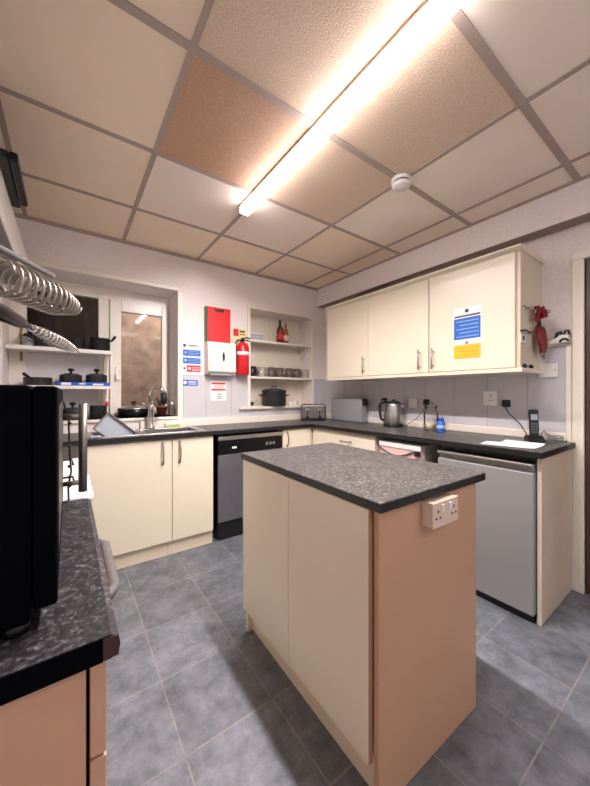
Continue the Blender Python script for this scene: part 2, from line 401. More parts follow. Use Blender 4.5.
MB(M['board_panel']).box(-2.64, -2.165, WY + .01, WY + .03, WZ0 + .04, 1.5).build('lower_panel', win)
wb = MB(M['brown']); wb.box(-2.46, -2.42, WY + .034, WY + .05, 1.5, 1.99).box(-2.635, -2.46, WY + .034, WY + .05, 1.83, 1.85).box(-2.42, -2.25, WY + .034, WY + .05, 1.83, 1.85).box(-2.25, -2.235, WY + .034, WY + .05, 1.5, 1.99); wb.build('glazing_bar', win)
hb = MB(M['brass']); hb.box(-2.672, -2.655, WY - .012, WY, 1.43, 1.69, .003).box(-2.675, -2.652, WY - .022, WY - .010, 1.60, 1.635, .003).box(-2.668, -2.659, WY - .03, WY - .012, 1.55, 1.58, .003); hb.build('window_latch', win)
struct('trim_9', MB(M['offwhite']).box(WX0, WX1, -.02, WY, .962, .985, .005), 'white window sill board')

# ------------------------------------------------------------------ lights
t = thing('ceiling_light', (-1.447, -1.75, ZC - .005), 'long white fluorescent-style batten light glowing on the ceiling', 'ceiling light')
LY0, LY1 = -2.41, -1.0
MB(M['white']).box(-1.474, -1.42, LY0, LY1, ZC - .022, ZC - .004, .003).build('housing', t)
df = MB([M['led'], M['led_side']])
df.box(-1.472, -1.422, LY0 + .004, LY1 - .004, ZC - .046, ZC - .022)
for xa, xb in ((-1.476, -1.472), (-1.422, -1.418)): df.box(xa, xb, LY0 + .004, LY1 - .004, ZC - .062, ZC - .022, mi=1)
df = df.build('diffuser', t)                            # bright trough; glowing side lips added to hold light off the wall cupboards
for p in df.data.polygons:
    if p.material_index == 0 and p.normal.z > -.95: p.material_index = 1
for ye in (LY0, LY1): MB(M['white']).box(-1.477, -1.417, ye - .004, ye + .004, ZC - .062, ZC - .004, .002).build('end_cap', t)

sd = thing('smoke_detector', (-.835, -1.755, ZC - .003), 'round white smoke detector with dark slots on the ceiling grid', 'smoke detector')
MB(M['white']).lathe([(.055, 0), (.055, -.014), (.052, -.019)], -.835, -1.755, ZC - .003, 28).build('base', sd)
MB(M['black']).lathe([(.047, -.019), (.047, -.028)], -.835, -1.755, ZC - .003, 28).build('vent_ring', sd)
MB(M['white']).lathe([(.052, -.028), (.052, -.039), (.042, -.048), (.012, -.053), (0, -.053)], -.835, -1.755, ZC - .003, 28).build('cap', sd)

# ------------------------------------------------------------------ kitchen units
WT, WB = .892, .862          # worktop top and underside
FY, FX = -.466, -.444        # door fronts: back run, right run
def bow(parent, axis, a0, a1, face, sign, oth, mname='satin', r=.0055, outw=.028, name='handle'):
    """bow handle lying on a front. axis 'z': vertical; 'h': horizontal along the front. oth: fixed coordinate. face: ('y',v) or ('x',v)"""
    ax, v = face; pts = []
    n = 12
    for k in range(n + 1):
        tt = k / n; a = a0 + (a1 - a0) * tt; h = v + sign * outw * (sin(pi * tt) ** .5)
        if axis == 'z': pts.append((oth, h, a) if ax == 'y' else (h, oth, a))
        else: pts.append((a, h, oth) if ax == 'y' else (h, a, oth))
    rr = [r * (1.5 if k in (0, 1, n - 1, n) else 1.) for k in range(n + 1)]
    return MB(M[mname]).tube(pts, rr, 8).build(name, parent)

# sink base unit
u = thing('sink_cabinet', (-1.86, -.23, 0), 'cream two-door base cabinet under the sink', 'cabinet')
b = MB(M['cream_dull']); b.box(-2.28, -1.447, -.447, -.46 + .44, .12, .70); b.box(-2.28, -2.262, -.447, -.02, .12, .855).box(-1.465, -1.447, -.447, -.02, .12, .855).box(-2.28, -1.447, -.447, -.43, .70, .855)
b.build('carcass', u)
d = MB(M['cream']).box(-2.282, -1.7625, FY, -.447, .108, .85, .002).build('door', u); bow(d, 'z', .675, .832, ('y', FY), -1, -1.825)
d = MB(M['cream']).box(-1.7575, -1.449, FY, -.447, .108, .85, .002).build('door', u); bow(d, 'z', .675, .832, ('y', FY), -1, -1.706)
p = MB([M['cream_dull'], M['seam']]); p.box(-2.28, -1.447, -.44, -.424, 0, .118).box(-1.785, -1.783, -.4408, -.43, .0, .118, mi=1); p.build('plinth', u)
# dishwasher
u = thing('dishwasher', (-1.1, -.23, 0), 'dark grey dishwasher with black control strip under the worktop', 'dishwasher')
MB(M['black']).box(-1.405, -.80, -.44, -.04, .02, .845).build('body', u)
MB(M['graphite']).box(-1.408, -.797, FY, -.44, .15, .69, .004).build('door', u)
cp = MB(M['black_gloss']).box(-1.408, -.797, FY - .002, -.44, .695, .80, .004).build('control_panel', u)
for x in (-.96, -.925, -.89): MB(M['steel']).box(x - .01, x + .01, FY - .004, FY - .001, .735, .76).build('button', cp)
MB(M['paper']).box(-1.29, -1.25, FY - .0035, FY - .001, .735, .75).build('badge', cp)
MB(M['steel']).box(-1.408, -.797, FY, -.44, .805, .838, .004).build('top_strip', u)
MB(M['black']).box(-1.40, -.805, -.45, -.435, 0.005, .146).build('plinth', u)
# corner cabinet
u = thing('corner_cabinet', (-.6, -.23, 0), 'cream corner base cabinet beside the dishwasher', 'cabinet')
MB(M['cream_dull']).box(-.785, -.02, -.447, -.045, .0, .855).build('carcass', u)
d = MB(M['cream']).box(-.783, -.47, FY, -.447, .108, .848, .002).build('door', u); bow(d, 'z', .70, .83, ('y', FY), -1, -.745)
# drawer cabinet on the right run
u = thing('drawer_cabinet', (-.2, -.86, 0), 'cream cabinet with a top drawer in the right-hand run', 'cabinet')
MB(M['cream_dull']).box(-.425, .08, -1.237, -.48, .0, .855).build('carcass', u)
d = MB(M['cream']).box(FX, -.425, -1.235, -.47, .69, .845, .002).build('drawer', u); bow(d, 'h', -.86, -.985, ('x', FX), -1, .775)
d = MB(M['cream']).box(FX, -.425, -1.235, -.47, .108, .685, .002).build('door', u); bow(d, 'z', .5, .65, ('x', FX), -1, -1.18)
# white freezer with pink flap
u = thing('freezer', (-.17, -1.5, 0), 'white under-counter freezer with a curved pink flap front', 'freezer')
MB(M['white']).box(-.41, .08, -1.63, -1.275, .02, .83, .006).build('body', u)
MB(M['white']).box(-.452, -.41, -1.628, -1.277, .03, .60, .01).build('door', u)
MB(M['white']).box(-.446, -.41, -1.628, -1.277, .79, .83, .004).build('top_strip', u)
pts = [(-1.277, .79), (-1.628, .79), (-1.628, .74)] + [(-1.628 + .351 * k / 12, .775 - .06 * sin(pi * k / 12)) for k in range(13)]
fl = MB([M['pink'], M['dark_red']]); fl.box(-.44, -.41, -1.628, -1.277, .605, .79, .004); f = fl.build('flap', u)
f2 = MB(M['rubber']); f2.tube([(-.445, -1.277 - .30 * k / 12, .785 - .05 * sin(pi * k / 12)) for k in range(13)], .006, 6); f2.build('grip_edge', u)
MB(M['black']).box(-.458, -.44, -1.626, -1.585, .755, .79, .003).build('hinge', u)
# silver fridge
u = thing('fridge', (-.17, -2.01, 0), 'silver grey under-counter fridge at the end of the right run', 'fridge')
MB(M['black']).box(-.40, .08, -2.268, -1.752, .02, .852).build('body', u)
d = MB(M['fridge_grey']).box(-.452, -.402, -2.266, -1.752, .045, .778, .006).build('door', u)
h = MB(M['steel']); h.box(-.462, -.41, -2.266, -1.752, .803, .826, .006); h.build('handle', u)
MB(M['fridge_grey']).box(-.43, -.40, -2.264, -1.754, .778, .803).build('handle_recess', u)
MB(M['black']).box(-.425, -.40, -2.26, -1.76, .0, .04).build('plinth', u)
# end panel
solid('end_panel', MB([M['beige_panel'], M['cream']]).box(-.418, XR - .016, -2.29, -2.272, 0, WB, .0015).box(-.420, -.4155, -2.2905, -2.2715, .0, WB - .02, mi=1), 'beige end panel closing the right-hand units by the doorway', 'panel')
# worktop of both runs, with the sink cut-out
SX0, SX1, SY0, SY1 = -1.913, -1.525, -.40, -.10
BX0, BX1 = -2.248, -1.943
w = MB([M['worktop'], M['edge_black']])
w.box(-2.9, BX0, -.485, -.008, WB, WT).box(BX1, SX0, -.485, -.008, WB, WT).box(BX0, BX1, -.485, SY0, WB, WT).box(BX0, BX1, SY1, -.008, WB, WT).box(SX1, XR - .01, -.485, -.008, WB, WT).box(SX0, SX1, -.485, SY0, WB, WT).box(SX0, SX1, SY1, -.008, WB, WT)
w.box(-.468, XR - .018, -2.305, -.485, WB, WT)
w.box(-2.9, -.468, -.4875, -.485, WB - .001, WT - .0015, mi=1).box(-.4705, -.468, -2.305, -.4875, WB - .001, WT - .0015, mi=1).box(-.4705, XR - .018, -2.3075, -2.305, WB - .001, WT - .0015, mi=1)
solid('worktop', w, 'dark speckled L-shaped worktop along the back and right walls', 'worktop')
# sink
u = thing('sink', (-1.8, -.25, WT), 'stainless steel inset sink with tall chrome tap under the window', 'sink')
for hx0, hx1, bz in ((SX0, SX1, .72), (BX0, BX1, .77)):
    b = MB(M['steel']); bx0, bx1, by0, by1 = hx0 + .004, hx1 - .004, SY0 + .004, SY1 - .004
    b.box(bx0, bx0 + .006, by0, by1, bz, WT + .003).box(bx1 - .006, bx1, by0, by1, bz, WT + .003).box(bx0, bx1, by0, by0 + .006, bz, WT + .003).box(bx0, bx1, by1 - .006, by1, bz, WT + .003).box(bx0, bx1, by0, by1, bz - .004, bz + .002)
    b.build('basin', u)
b = MB(M['steel'])
b.box(BX0 - .03, BX0 + .004, -.435, -.06, WT, WT + .005, .002).box(SX1 - .004, -1.49, -.435, -.06, WT, WT + .005, .002).box(BX1 - .004, SX0 + .004, -.435, -.06, WT, WT + .005, .002)
for hx0, hx1 in ((SX0, SX1), (BX0, BX1)): b.box(hx0 + .004, hx1 - .004, -.435, SY0 + .004, WT, WT + .005, .002).box(hx0 + .004, hx1 - .004, SY1 - .004, -.06, WT, WT + .005, .002)
b.build('rim', u)
tp = MB(M['chrome']); tx, ty = -1.83, -.085
tp.lathe([(.033, 0), (.033, .012), (.024, .03), (.022, .15), (.026, .155), (.026, .19), (.018, .2), (.016, .2)], tx, ty, WT + .004, 20)
tap = tp.build('tap', u)
sp = MB(M['chrome']); sp.tube([(tx, ty, 1.08), (tx, ty, 1.19), (tx + .01, ty - .01, 1.225), (tx + .035, ty - .035, 1.24), (tx + .065, ty - .065, 1.225), (tx + .08, ty - .08, 1.185)], [.017, .017, .018, .019, .02, .022], 12); sp.build('spout', tap)
sp = MB(M['black']); sp.tube([(tx + .08, ty - .08, 1.19), (tx + .083, ty - .083, 1.10)], [.023, .026], 12); sp.build('spray_head', tap)
sp = MB(M['chrome']); sp.tube([(tx - .015, ty - .01, 1.07), (tx - .07, ty - .04, 1.11)], [.008, .006], 8); sp.build('lever', tap)

# ------------------------------------------------------------------ island
IX0, IX1, IY0, IY1 = -1.668, -1.080, -2.302, -1.42
PV = Vector((-1.68, -2.302, 0))
u = thing('kitchen_island', tuple(PV), 'cream kitchen island with speckled dark worktop standing mid-floor', 'kitchen island')
u.rotation_euler = (0, 0, -.0185); u.location.x -= .005
MB(M['cream_dull']).box(-1.645, -1.125, -2.262, -1.452, .13, .86).build('carcass', u)
MB(M['magnolia']).box(-1.664, -1.116, -2.281, -2.262, 0, .86, .0015).build('end_panel', u)
MB(M['cream']).box(-1.664, -1.116, -1.452, -1.434, 0, .86, .0015).build('far_panel', u)
d = MB([M['cream'], M['edge_brown']]); d.box(-1.682, -1.665, -2.258, -1.848, .13, .858, .0015).box(-1.681, -1.665, -2.2588, -2.2575, .131, .857, mi=1); d.build('door', u)
MB(M['cream']).box(-1.682, -1.665, -1.8455, -1.437, .122, .858, .0015).build('door', u)
MB(M['cream_dull']).box(-1.634, -1.620, -2.262, -1.452, 0, .135).build('plinth', u)
IX1 = -1.092
w = MB([M['worktop'], M['edge_black']]); w.box(-1.682, IX1, IY0, IY1, .8602, .888, .002).box(-1.684, -1.682, IY0, IY1, .861, .886, mi=1).box(-1.684, IX1, IY0 - .002, IY0, .861, .886, mi=1).box(IX1, IX1 + .002, IY0, IY1, .861, .886, mi=1)
w.build('worktop', u)
def socket(name, x0, x1, z0, z1, y, label, depth=.035):
    u = thing(name, ((x0 + x1) / 2, y, z0), label, 'socket')
    MB(M['socket_cream']).box(x0, x1, y - depth, y - .0005, z0, z1, .003).build('back_box', u)
    fp = MB(M['socket_cream']).box(x0 - .001, x1 + .001, y - depth - .006, y - depth + .001, z0 - .001, z1 + .001, .003).build('face_plate', u)
    cx = (x0 + x1) / 2; h = z1 - z0; yy = y - depth - .007
    for sx in (-1, 1):
        sw = MB(M['white']).box(cx + sx * .02 - .008, cx + sx * .02 + .008, yy - .003, yy + .003, z1 - h * .42, z1 - h * .12, .002).build('rocker', fp)
    for sx in (-1, 1):
        px = cx + sx * .045
        MB(M['gap_shade']).box(px - .003, px + .003, yy, yy + .002, z0 + h * .58, z0 + h * .70).build('socket_hole', fp)
        for q in (-1, 1): MB(M['gap_shade']).box(px + q * .011 - .004, px + q * .011 + .004, yy, yy + .002, z0 + h * .33, z0 + h * .40).build('socket_hole', fp)
    return u
so = socket('double_socket', -1.468, -1.325, .770, .848, -2.286, 'cream double socket on the near end of the island')
so.rotation_euler = (0, 0, -.0185)

# ------------------------------------------------------------------ left run
u = thing('left_cabinet', (-2.64, -2.1, 0), 'magnolia-ended base cabinet under the black oven at lower left', 'cabinet')
MB(M['cream_dull']).box(-2.90, -2.37, -2.380, -1.80, .1, .855).build('carcass', u)
MB([M['magnolia'], M['edge_brown']]).box(-2.915, -2.359, -2.40, -2.381, 0, .858, .0015).build('end_panel', u)
MB(M['gap_shade']).box(-2.366, -2.3555, -2.3785, -1.80, .1, .855).build('front_gap_shade', u)  # dark fill standing for the shade between carcass and fronts
d = MB(M['magnolia']).box(-2.355, -2.337, -2.399, -1.80, .735, .853, .002).build('drawer', u)
hb = MB(M['rubber']); hb.tube([(-2.337, -2.09, .755), (-2.306, -2.085, .757), (-2.293, -2.06, .757), (-2.293, -1.68 - .15, .762), (-2.306, -1.81, .762), (-2.337, -1.805, .762)], .0115, 10); hb.build('handle', d)
MB(M['magnolia']).box(-2.355, -2.337, -2.399, -1.80, .11, .731, .002).build('door', u)
MB(M['cream_dull']).box(-2.41, -2.394, -2.38, -1.80, 0, .1).build('plinth', u)
w = MB([M['worktop_black'], M['black_matt'], M['dark_end']])
w.box(-2.92, -2.333, -2.41, -1.785, .858, .888, .0).prism([(-2.333, .858), (-2.325, .862), (-2.323, .873), (-2.325, .884), (-2.333, .888)], 'y', -2.41, -1.785)
w.box(-2.92, -2.342, -2.412, -2.41, .8585, .887, mi=1).box(-2.342, -2.325, -2.412, -2.41, .8605, .885, mi=2)
solid('left_worktop', w, 'black white-flecked worktop carrying the black oven at lower left', 'worktop')

# microwave / oven
u = thing('microwave', (-2.65, -2.08, .888), 'large black oven with a vertical steel bar handle at left', 'microwave')
MB(M['black_matt']).box(-2.90, -2.414, -2.352, -1.805, .9, 1.199, .006).build('body', u)
d = MB(M['black_matt']).box(-2.413, -2.388, -2.352, -1.805, .915, 1.198, .004).build('door', u)
MB(M['black_gloss']).box(-2.3885, -2.3875, -2.30, -1.90, .96, 1.17).build('door_window', d)
h = MB(M['satin']); h.tube([(-2.345, -1.84, .925), (-2.345, -1.84, 1.16)], .0105, 12)
for z in (.95, 1.127): h.tube([(-2.388, -1.84, z), (-2.345, -1.84, z)], .0065, 8)
h.build('handle', d)
for x, y in ((-2.43, -2.335), (-2.87, -2.335), (-2.43, -1.83), (-2.87, -1.83)): MB(M['black']).cyl(x, y, .888, .901, .014).build('foot', u)
# power lead
pts = [(-2.40, -1.803, 1.17), (-2.388, -1.792, 1.165), (-2.376, -1.786, 1.12), (-2.374, -1.784, 1.02), (-2.370, -1.782, .97), (-2.377, -1.784, .93), (-2.376, -1.792, .8925), (-2.39, -1.80, .8915)]
cb = MB(M['black']); cb.tube(pts, .0026, 6)
for z in (1.105, 1.04, .985, .955, .93): cb.ball(-2.374, -1.784, z, .005, seg=8)
solid('power_cord', cb, 'thin black knotted cord hanging at the far end of the oven', 'cord')

# white cooker past the worktop
u = thing('cooker', (-2.62, -1.38, 0), 'white cooker with side knobs between the oven and the back worktop', 'cooker')
MB(M['white']).box(-2.90, -2.342, -1.765, -1.10, .02, .872, .006).build('body', u)
MB(M['white']).box(-2.90, -2.336, -1.768, -1.097, .872, .89, .005).build('hob_top', u)
MB(M['white']).box(-2.3415, -2.33, -1.70, -1.13, .13, .74, .004).build('oven_door', u)
for k, y in enumerate((-1.50, -1.41, -1.32, -1.23)):
    MB(M['white']).lathe([(.024, 0), (.024, .022), (.02, .036), (.012, .04), (.0, .04)], -2.342, y, .815, 16, axis='x').build('knob', u)
for x, y in ((-2.46, -1.6), (-2.46, -1.27), (-2.74, -1.6), (-2.74, -1.27)):
    g = MB(M['black']); g.lathe([(.05, 0), (.05, .008), (.02, .014), (0, .014)], x, y, .89, 18)
    for a in range(4): g.tube([(x + .03 * cos(a * pi / 2), y + .03 * sin(a * pi / 2), .915), (x + .095 * cos(a * pi / 2), y + .095 * sin(a * pi / 2), .915), (x + .1 * cos(a * pi / 2), y + .1 * sin(a * pi / 2), .89)], .004, 6)
    g.build('burner', u)

# white boxed cupboard high on the left wall, black slab lying on it
u = thing('high_cupboard', (-2.76, -1.1, 1.905), 'white boxed cupboard high on the left wall above the whisks', 'cupboard')
MB(M['white']).box(-2.9299, -2.60, -2.1, -.0005, 1.912, 2.10, .003).build('body', u)
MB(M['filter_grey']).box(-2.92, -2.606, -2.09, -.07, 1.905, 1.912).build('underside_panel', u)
u = thing('plastic_case', (-2.68, -1.03, 2.1003), 'black flat plastic case overhanging the top of the high white cupboard', 'case')
MB(M['black']).box(-2.82, -2.568, -1.215, -.80, 2.1005, 2.135, .006).build('body', u)
MB(M['black_gloss']).box(-2.566, -2.537, -1.226, -.845, 2.095, 2.13, .008).build('front_lip', u)
MB(M['chrome']).ball(-2.60, -1.218, 2.118, .008, seg=10).build('screw', u)

# whisks
def coil_whisk(name, label, p0, p1, prof, turns, wire, hl, hmat, hr, wm='satin', core=0.):
    p0, p1 = Vector(p0), Vector(p1); d = (p1 - p0).normalized(); L = (p1 - p0).length
    side = d.cross(Vector((0, 0, 1))).normalized(); upv = side.cross(d)
    u = thing(name, tuple(p0 - d * hl), label, 'whisk')
    MB(M[hmat]).tube([p0 - d * hl, p0 - d * hl * .9, p0 - d * hl * .5, p0 - d * .03, p0 + d * .01], [hr * .6, hr, hr * 1.15, hr * .9, hr * .45], 12).build('handle', u)
    n = turns * 16; pts = []
    for k in range(n + 1):
        t = k / n; r = prof(t); a = 2 * pi * turns * t
        pts.append(p0 + d * (.015 + (L - .015) * t) + side * (r * cos(a)) + upv * (r * sin(a)))
    MB(M[wm]).tube(pts, wire, 8).build('coil', u)
    fp = [p0 - d * .005] + [p0 + d * (L * k / 8) - upv * (prof(k / 8) * core) for k in range(1, 9)]
    MB(M['dark_steel']).tube(fp, wire * 1.1, 6).build('wire_frame', u)
    return u
coil_whisk('coil_whisk', 'big coiled steel whisk hanging out at upper left', (-2.535, -1.80, 1.487), (-2.362, -1.425, 1.509), lambda t: .046 + .006 * t - .075 * max(0, t - .66), 13, .0048, .2, 'black', .012, core=.8)
coil_whisk('slim_whisk', 'slim steel whisk with black handle under the big coil', (-2.447, -2.03, 1.326), (-2.356, -1.695, 1.317), lambda t: .004 + .0105 * sin(pi * min(1, t * .96 + .02)) ** .8, 16, .0021, .2, 'black_gloss', .013, 'chrome')
r = MB(M['steel']); r.tube([(-2.60, -2.34, 1.36), (-2.60, -1.93, 1.36)], .006, 8)
for y in (-2.30, -1.96): r.tube([(-2.60, y, 1.1985), (-2.60, y, 1.53)], .005, 8)
r.tube([(-2.60, -2.34, 1.505), (-2.60, -1.93, 1.505)], .006, 8)
solid('utensil_rail', r, 'steel utensil rack standing on the black oven', 'rack')
# flat steel bar utensil above
tu = MB([M['rubber'], M['steel']]); tu.tube([(-2.59, -2.02, 1.527), (-2.518, -1.778, 1.556), (-2.423, -1.477, 1.598)], [.007, .009, .009], 10).ball(-2.423, -1.477, 1.598, .0095, seg=10, mi=1)
solid('spatula', tu, 'grey spatula handle poking out above the big coiled whisk', 'utensil')

# ------------------------------------------------------------------ shelves in the window and their pans
def shelf(name, x0, x1, y0, y1, z0, z1, label, grp=None, m='white', brackets=()):
    u = thing(name, ((x0 + x1) / 2, (y0 + y1) / 2, z0), label, 'shelf', grp)
    MB(M[m]).box(x0, x1, y0, y1, z0, z1, .002).build('board', u)
    for x in brackets: MB(M['beige_wood']).prism([(y1 - .01, z0), (y0 + .05, z0), (y1 - .03, z0 - .14), (y1 - .01, z0 - .14)], 'x', x - .012, x + .012).build('bracket', u)
    return u
shelf('window_shelf', -2.73, -2.09, .06, WY - .021, 1.499, 1.527, 'upper white shelf across the window', brackets=(-2.125,))
shelf('window_shelf', -2.73, -2.10, .06, WY - .021, 1.219, 1.245, 'lower white shelf across the window with blue cloth', brackets=(-2.135,))

def saucepan(name, x, y, z, r, h, label, ang, lid=True, m='iron', hl=.14, grp=None):
    u = thing(name, (x, y, z), label, 'pan', grp)
    MB(M[m]).lathe([(0, 0), (r * .94, 0), (r, .008), (r, h), (r * 1.03, h + .003), (r * .97, h + .003), (r * .95, h - .003), (r * .93, .006), (0, .006)], x, y, z, 28).build('pan_body', u)
    if hl:
        MB(M['black']).tube([(x + r * .98 * cos(ang), y + r * .98 * sin(ang), z + h * .8), (x + (r + .03) * cos(ang), y + (r + .03) * sin(ang), z + h * .85), (x + (r + hl) * cos(ang), y + (r + hl) * sin(ang), z + h * 1.0 + .02)], [.006, .009, .011], 8).build('handle', u)
    if lid:
        l = MB(M['iron']).lathe([(r * 1.02, 0), (r * 1.02, .004), (r * .6, .018), (0, .022)], x, y, z + h + .0035, 28).build('lid', u)
        MB(M['black']).lathe([(.008, 0), (.008, .012), (.02, .018), (.022, .03), (.012, .038), (0, .038)], x, y, z + h + .025, 16).build('lid_knob', l)
    return u
saucepan('saucepan', -2.165, .15, 1.527, .068, .1, 'black saucepan at the right end of the upper window shelf', 5.6, False, 'black', .06)
saucepan('saucepan', -2.32, .16, 1.527, .052, .085, 'black milk pan left of the end pan on the upper window shelf', 3.9, False, 'black', .1)
saucepan('saucepan', -2.50, .16, 1.527, .06, .07, 'grey pan at the left of the upper window shelf', 3.4, True, 'iron', .08)
b = MB([M['blue'], M['paper']])
b.box(-2.455, -2.108, .062, .235, 1.2455, 1.272, .006).box(-2.42, -2.36, .0612, .0622, 1.25, 1.268, mi=1).box(-2.31, -2.27, .0612, .0622, 1.255, 1.265, mi=1).box(-2.22, -2.15, .0612, .0622, 1.25, 1.262, mi=1)
solid('folded_cloth', b, 'blue and white folded cloth under the lidded pans', 'cloth')
saucepan('casserole', -2.19, .155, 1.2725, .074, .05, 'right lidded dark pan on the blue cloth', 1.6, True, 'iron', .0)
saucepan('casserole', -2.36, .15, 1.2725, .072, .046, 'left lidded dark pan on the blue cloth', 1.6, True, 'iron', .0)
saucepan('frying_pan', -2.56, .155, 1.2455, .085, .055, 'dark frying pan at the left end of the lower window shelf', 4.4, False, 'iron', .12)
j = thing('storage_jar', (-2.62, .2, 1.527), 'small grey lidded jar at the left end of the upper window shelf', 'jar')
MB(M['grey_board']).lathe([(0, 0), (.032, 0), (.034, .01), (.034, .07), (.028, .08), (0, .08)], -2.62, .2, 1.527, 18).build('jar_body', j)
MB(M['black']).lathe([(.03, 0), (.03, .015), (0, .018)], -2.62, .2, 1.608, 18).build('lid', j)
saucepan('stock_pot', -2.35, .11, .9855, .08, .07, 'grey lidded pot on the sill behind the steel bar handle', .5, True, 'iron', .0)
saucepan('stock_pot', -2.18, .13, .9855, .06, .1, 'dark pot on the sill under the shelf end', .4, False, 'iron', .0)

# ------------------------------------------------------------------ things round the sink
tr = MB([M['grey_blue'], M['satin']])
# tin standing on its corner in the left bowl, leaning back against the bowl's rear edge
A_, B_ = .25, .15
tr.X = Matrix.Translation((-2.056, -.235, .7745)) @ Matrix.Rotation(math.radians(9), 4, 'Z') @ Matrix.Rotation(math.radians(84), 4, 'X') @ Matrix.Rotation(math.radians(48), 4, 'Z')
tr.box(0, B_, 0, A_, 0, .006, .002).box(0, B_, 0, .008, 0, .028, .002, mi=1).box(0, B_, A_ - .008, A_, 0, .028, .002, mi=1).box(0, .008, .008, A_ - .008, 0, .028, .002, mi=1).box(B_ - .008, B_, .008, A_ - .008, 0, .028, .002, mi=1)
solid('baking_tray', tr, 'grey rectangular tin standing on its corner in the left sink bowl', 'tray')
u = thing('roasting_pan', (-1.925, .12, .9855), 'black oval roasting pan with silver lid on the window sill', 'pan')
MB(M['black_gloss']).lathe([(0, 0), (.10, 0), (.118, .02), (.122, .07), (.116, .07), (.108, .012), (0, .01)], -1.925, .12, .9855, 32).build('pan_body', u)
l = MB(M['steel']).lathe([(.124, 0), (.124, .006), (.07, .024), (0, .03)], -1.925, .12, 1.056, 32).build('lid', u)
MB(M['black']).lathe([(.01, 0), (.01, .012), (.022, .018), (.022, .034), (0, .036)], -1.925, .12, 1.084, 14).build('lid_knob', l)
u = thing('plant_pot', (-1.70, .12, .9855), 'small terracotta pot on the sill right of the tap', 'pot')
MB(M['terracotta']).lathe([(0, 0), (.034, 0), (.046, .075), (.05, .075), (.05, .09), (.044, .09), (.04, .06), (0, .06)], -1.70, .12, .9855, 20).build('pot_body', u)
g = MB(M['iron']); 
for k in range(9):
    a = k * .7; g.tube([(-1.70 + .01 * cos(a), .12 + .01 * sin(a), 1.045), (-1.70 + .03 * cos(a), .12 + .03 * sin(a), 1.10 + .008 * (k % 3)), (-1.70 + .055 * cos(a), .12 + .05 * sin(a), 1.13 + .015 * (k % 2))], .004, 5)
g.build('dry_stems', u)
u = thing('soap_bottle', (-1.615, .06, .9855), 'clear white-topped bottle at the right end of the sill', 'bottle')
MB(M['clear']).lathe([(0, 0), (.024, 0), (.026, .01), (.026, .075), (.012, .095), (.012, .1)], -1.628, .06, .9855, 18).build('bottle_body', u)
MB(M['white']).lathe([(.013, 0), (.013, .02), (0, .022)], -1.628, .06, 1.0855, 14).build('cap', u)
u = thing('dish_soap', (-2.135, -.035, WT), 'slim clear bottle with a red cap beside the leaning tray', 'bottle')
MB(M['clear']).lathe([(0, 0), (.022, 0), (.024, .01), (.024, .15), (.01, .19), (.01, .2)], -2.135, -.036, WT, 18).build('bottle_body', u)
MB(M['sign_red']).lathe([(.012, 0), (.012, .03), (0, .032)], -2.135, -.036, WT + .2, 14).build('cap', u)
u = thing('sponge', (-1.66, -.08, WT + .006), 'green and white sponge on the sink rim by the tap', 'sponge')
MB(M['sponge']).box(-1.72, -1.60, -.098, -.055, WT + .0055, WT + .03, .005).build('scourer', u)
MB(M['paper']).box(-1.72, -1.60, -.098, -.055, WT + .03, WT + .045, .005).build('foam_layer', u)
cl = MB(M['grey_board'])
for k in range(5): cl.ball(-2.29 + .018 * k, -.462 + .008 * (k % 2), WT + .012, .018, .012, .012, seg=10)
solid('dish_cloth', cl, 'crumpled grey cloth on the worktop left of the tin', 'cloth')

# ------------------------------------------------------------------ signs and things on the back wall
def strip(mb, x0, x1, z0, z1, y, mi): mb.box(x0, x1, y - .0006, y, z0, z1, mi=mi)
ys_ = -.0015
u = thing('safety_sign', (-1.47, -.001, 1.365), 'white notice with two blue boxes and a red box left of the dispenser', 'sign')
b = MB([M['paper'], M['ink']]); b.box(-1.562, -1.378, -.004, -.0005, 1.365, 1.652)
strip(b, -1.50, -1.41, 1.613, 1.622, -.004, 1); strip(b, -1.50, -1.44, 1.603, 1.608, -.004, 1); b.lathe([(.014, 0), (.014, .0008)], -1.535, -.0048, 1.615, 16, 1, 'y'); b.build('board', u)
for z0, z1, mm in ((1.522, 1.578, 'blue'), (1.453, 1.507, 'blue'), (1.378, 1.44, 'sign_red')):
    x0 = -1.55 if mm == 'blue' else -1.515
    bb = MB([M[mm], M['pale_blue' if mm == 'blue' else 'paper']]); bb.box(x0, -1.39, -.0055, -.0042, z0, z1, .0005, 1)
    for k in range(3): strip(bb, x0 + .045, -1.40, z0 + .012 + k * .014, z0 + .016 + k * .014, -.0055, 1)
    bb.lathe([(.014, 0), (.014, .0006)], x0 + .022, -.0061, (z0 + z1) / 2, 14, 1, 'y')
    bb.build('blue_panel' if mm == 'blue' else 'red_panel', u)
MB(M['sign_red']).lathe([(.011, 0), (.011, .0008)], -1.535, -.0048, 1.41, 14, 0, 'y').build('prohibition_disc', u)
b = MB([M['blue'], M['paper']]); b.box(-1.556, -1.42, -.0115, -.0085, 1.255, 1.306); b.lathe([(.017, 0), (.017, .0006)], -1.533, -.0121, 1.28, 14, 1, 'y')
for k in range(3): strip(b, -1.505, -1.432, 1.266 + k * .012, 1.271 + k * .012, -.0115, 1)
solid('wash_sign', b, 'small blue sign with a white disc below the white notice', 'sign')
b = MB([M['paper'], M['sign_red'], M['ink']]); b.box(-1.297, -1.142, -.011, -.0085, 1.118, 1.30)
strip(b, -1.29, -1.15, 1.27, 1.288, -.011, 1); strip(b, -1.29, -1.15, 1.212, 1.228, -.011, 1)
for k in range(3): strip(b, -1.27, -1.17, 1.235 + k * .01, 1.239 + k * .01, -.011, 1)
for k in range(3): strip(b, -1.235, -1.19, 1.135 + k * .02, 1.143 + k * .02, -.011, 2)
solid('notice', b, 'white paper notice with two red lines under the dispenser', 'notice')
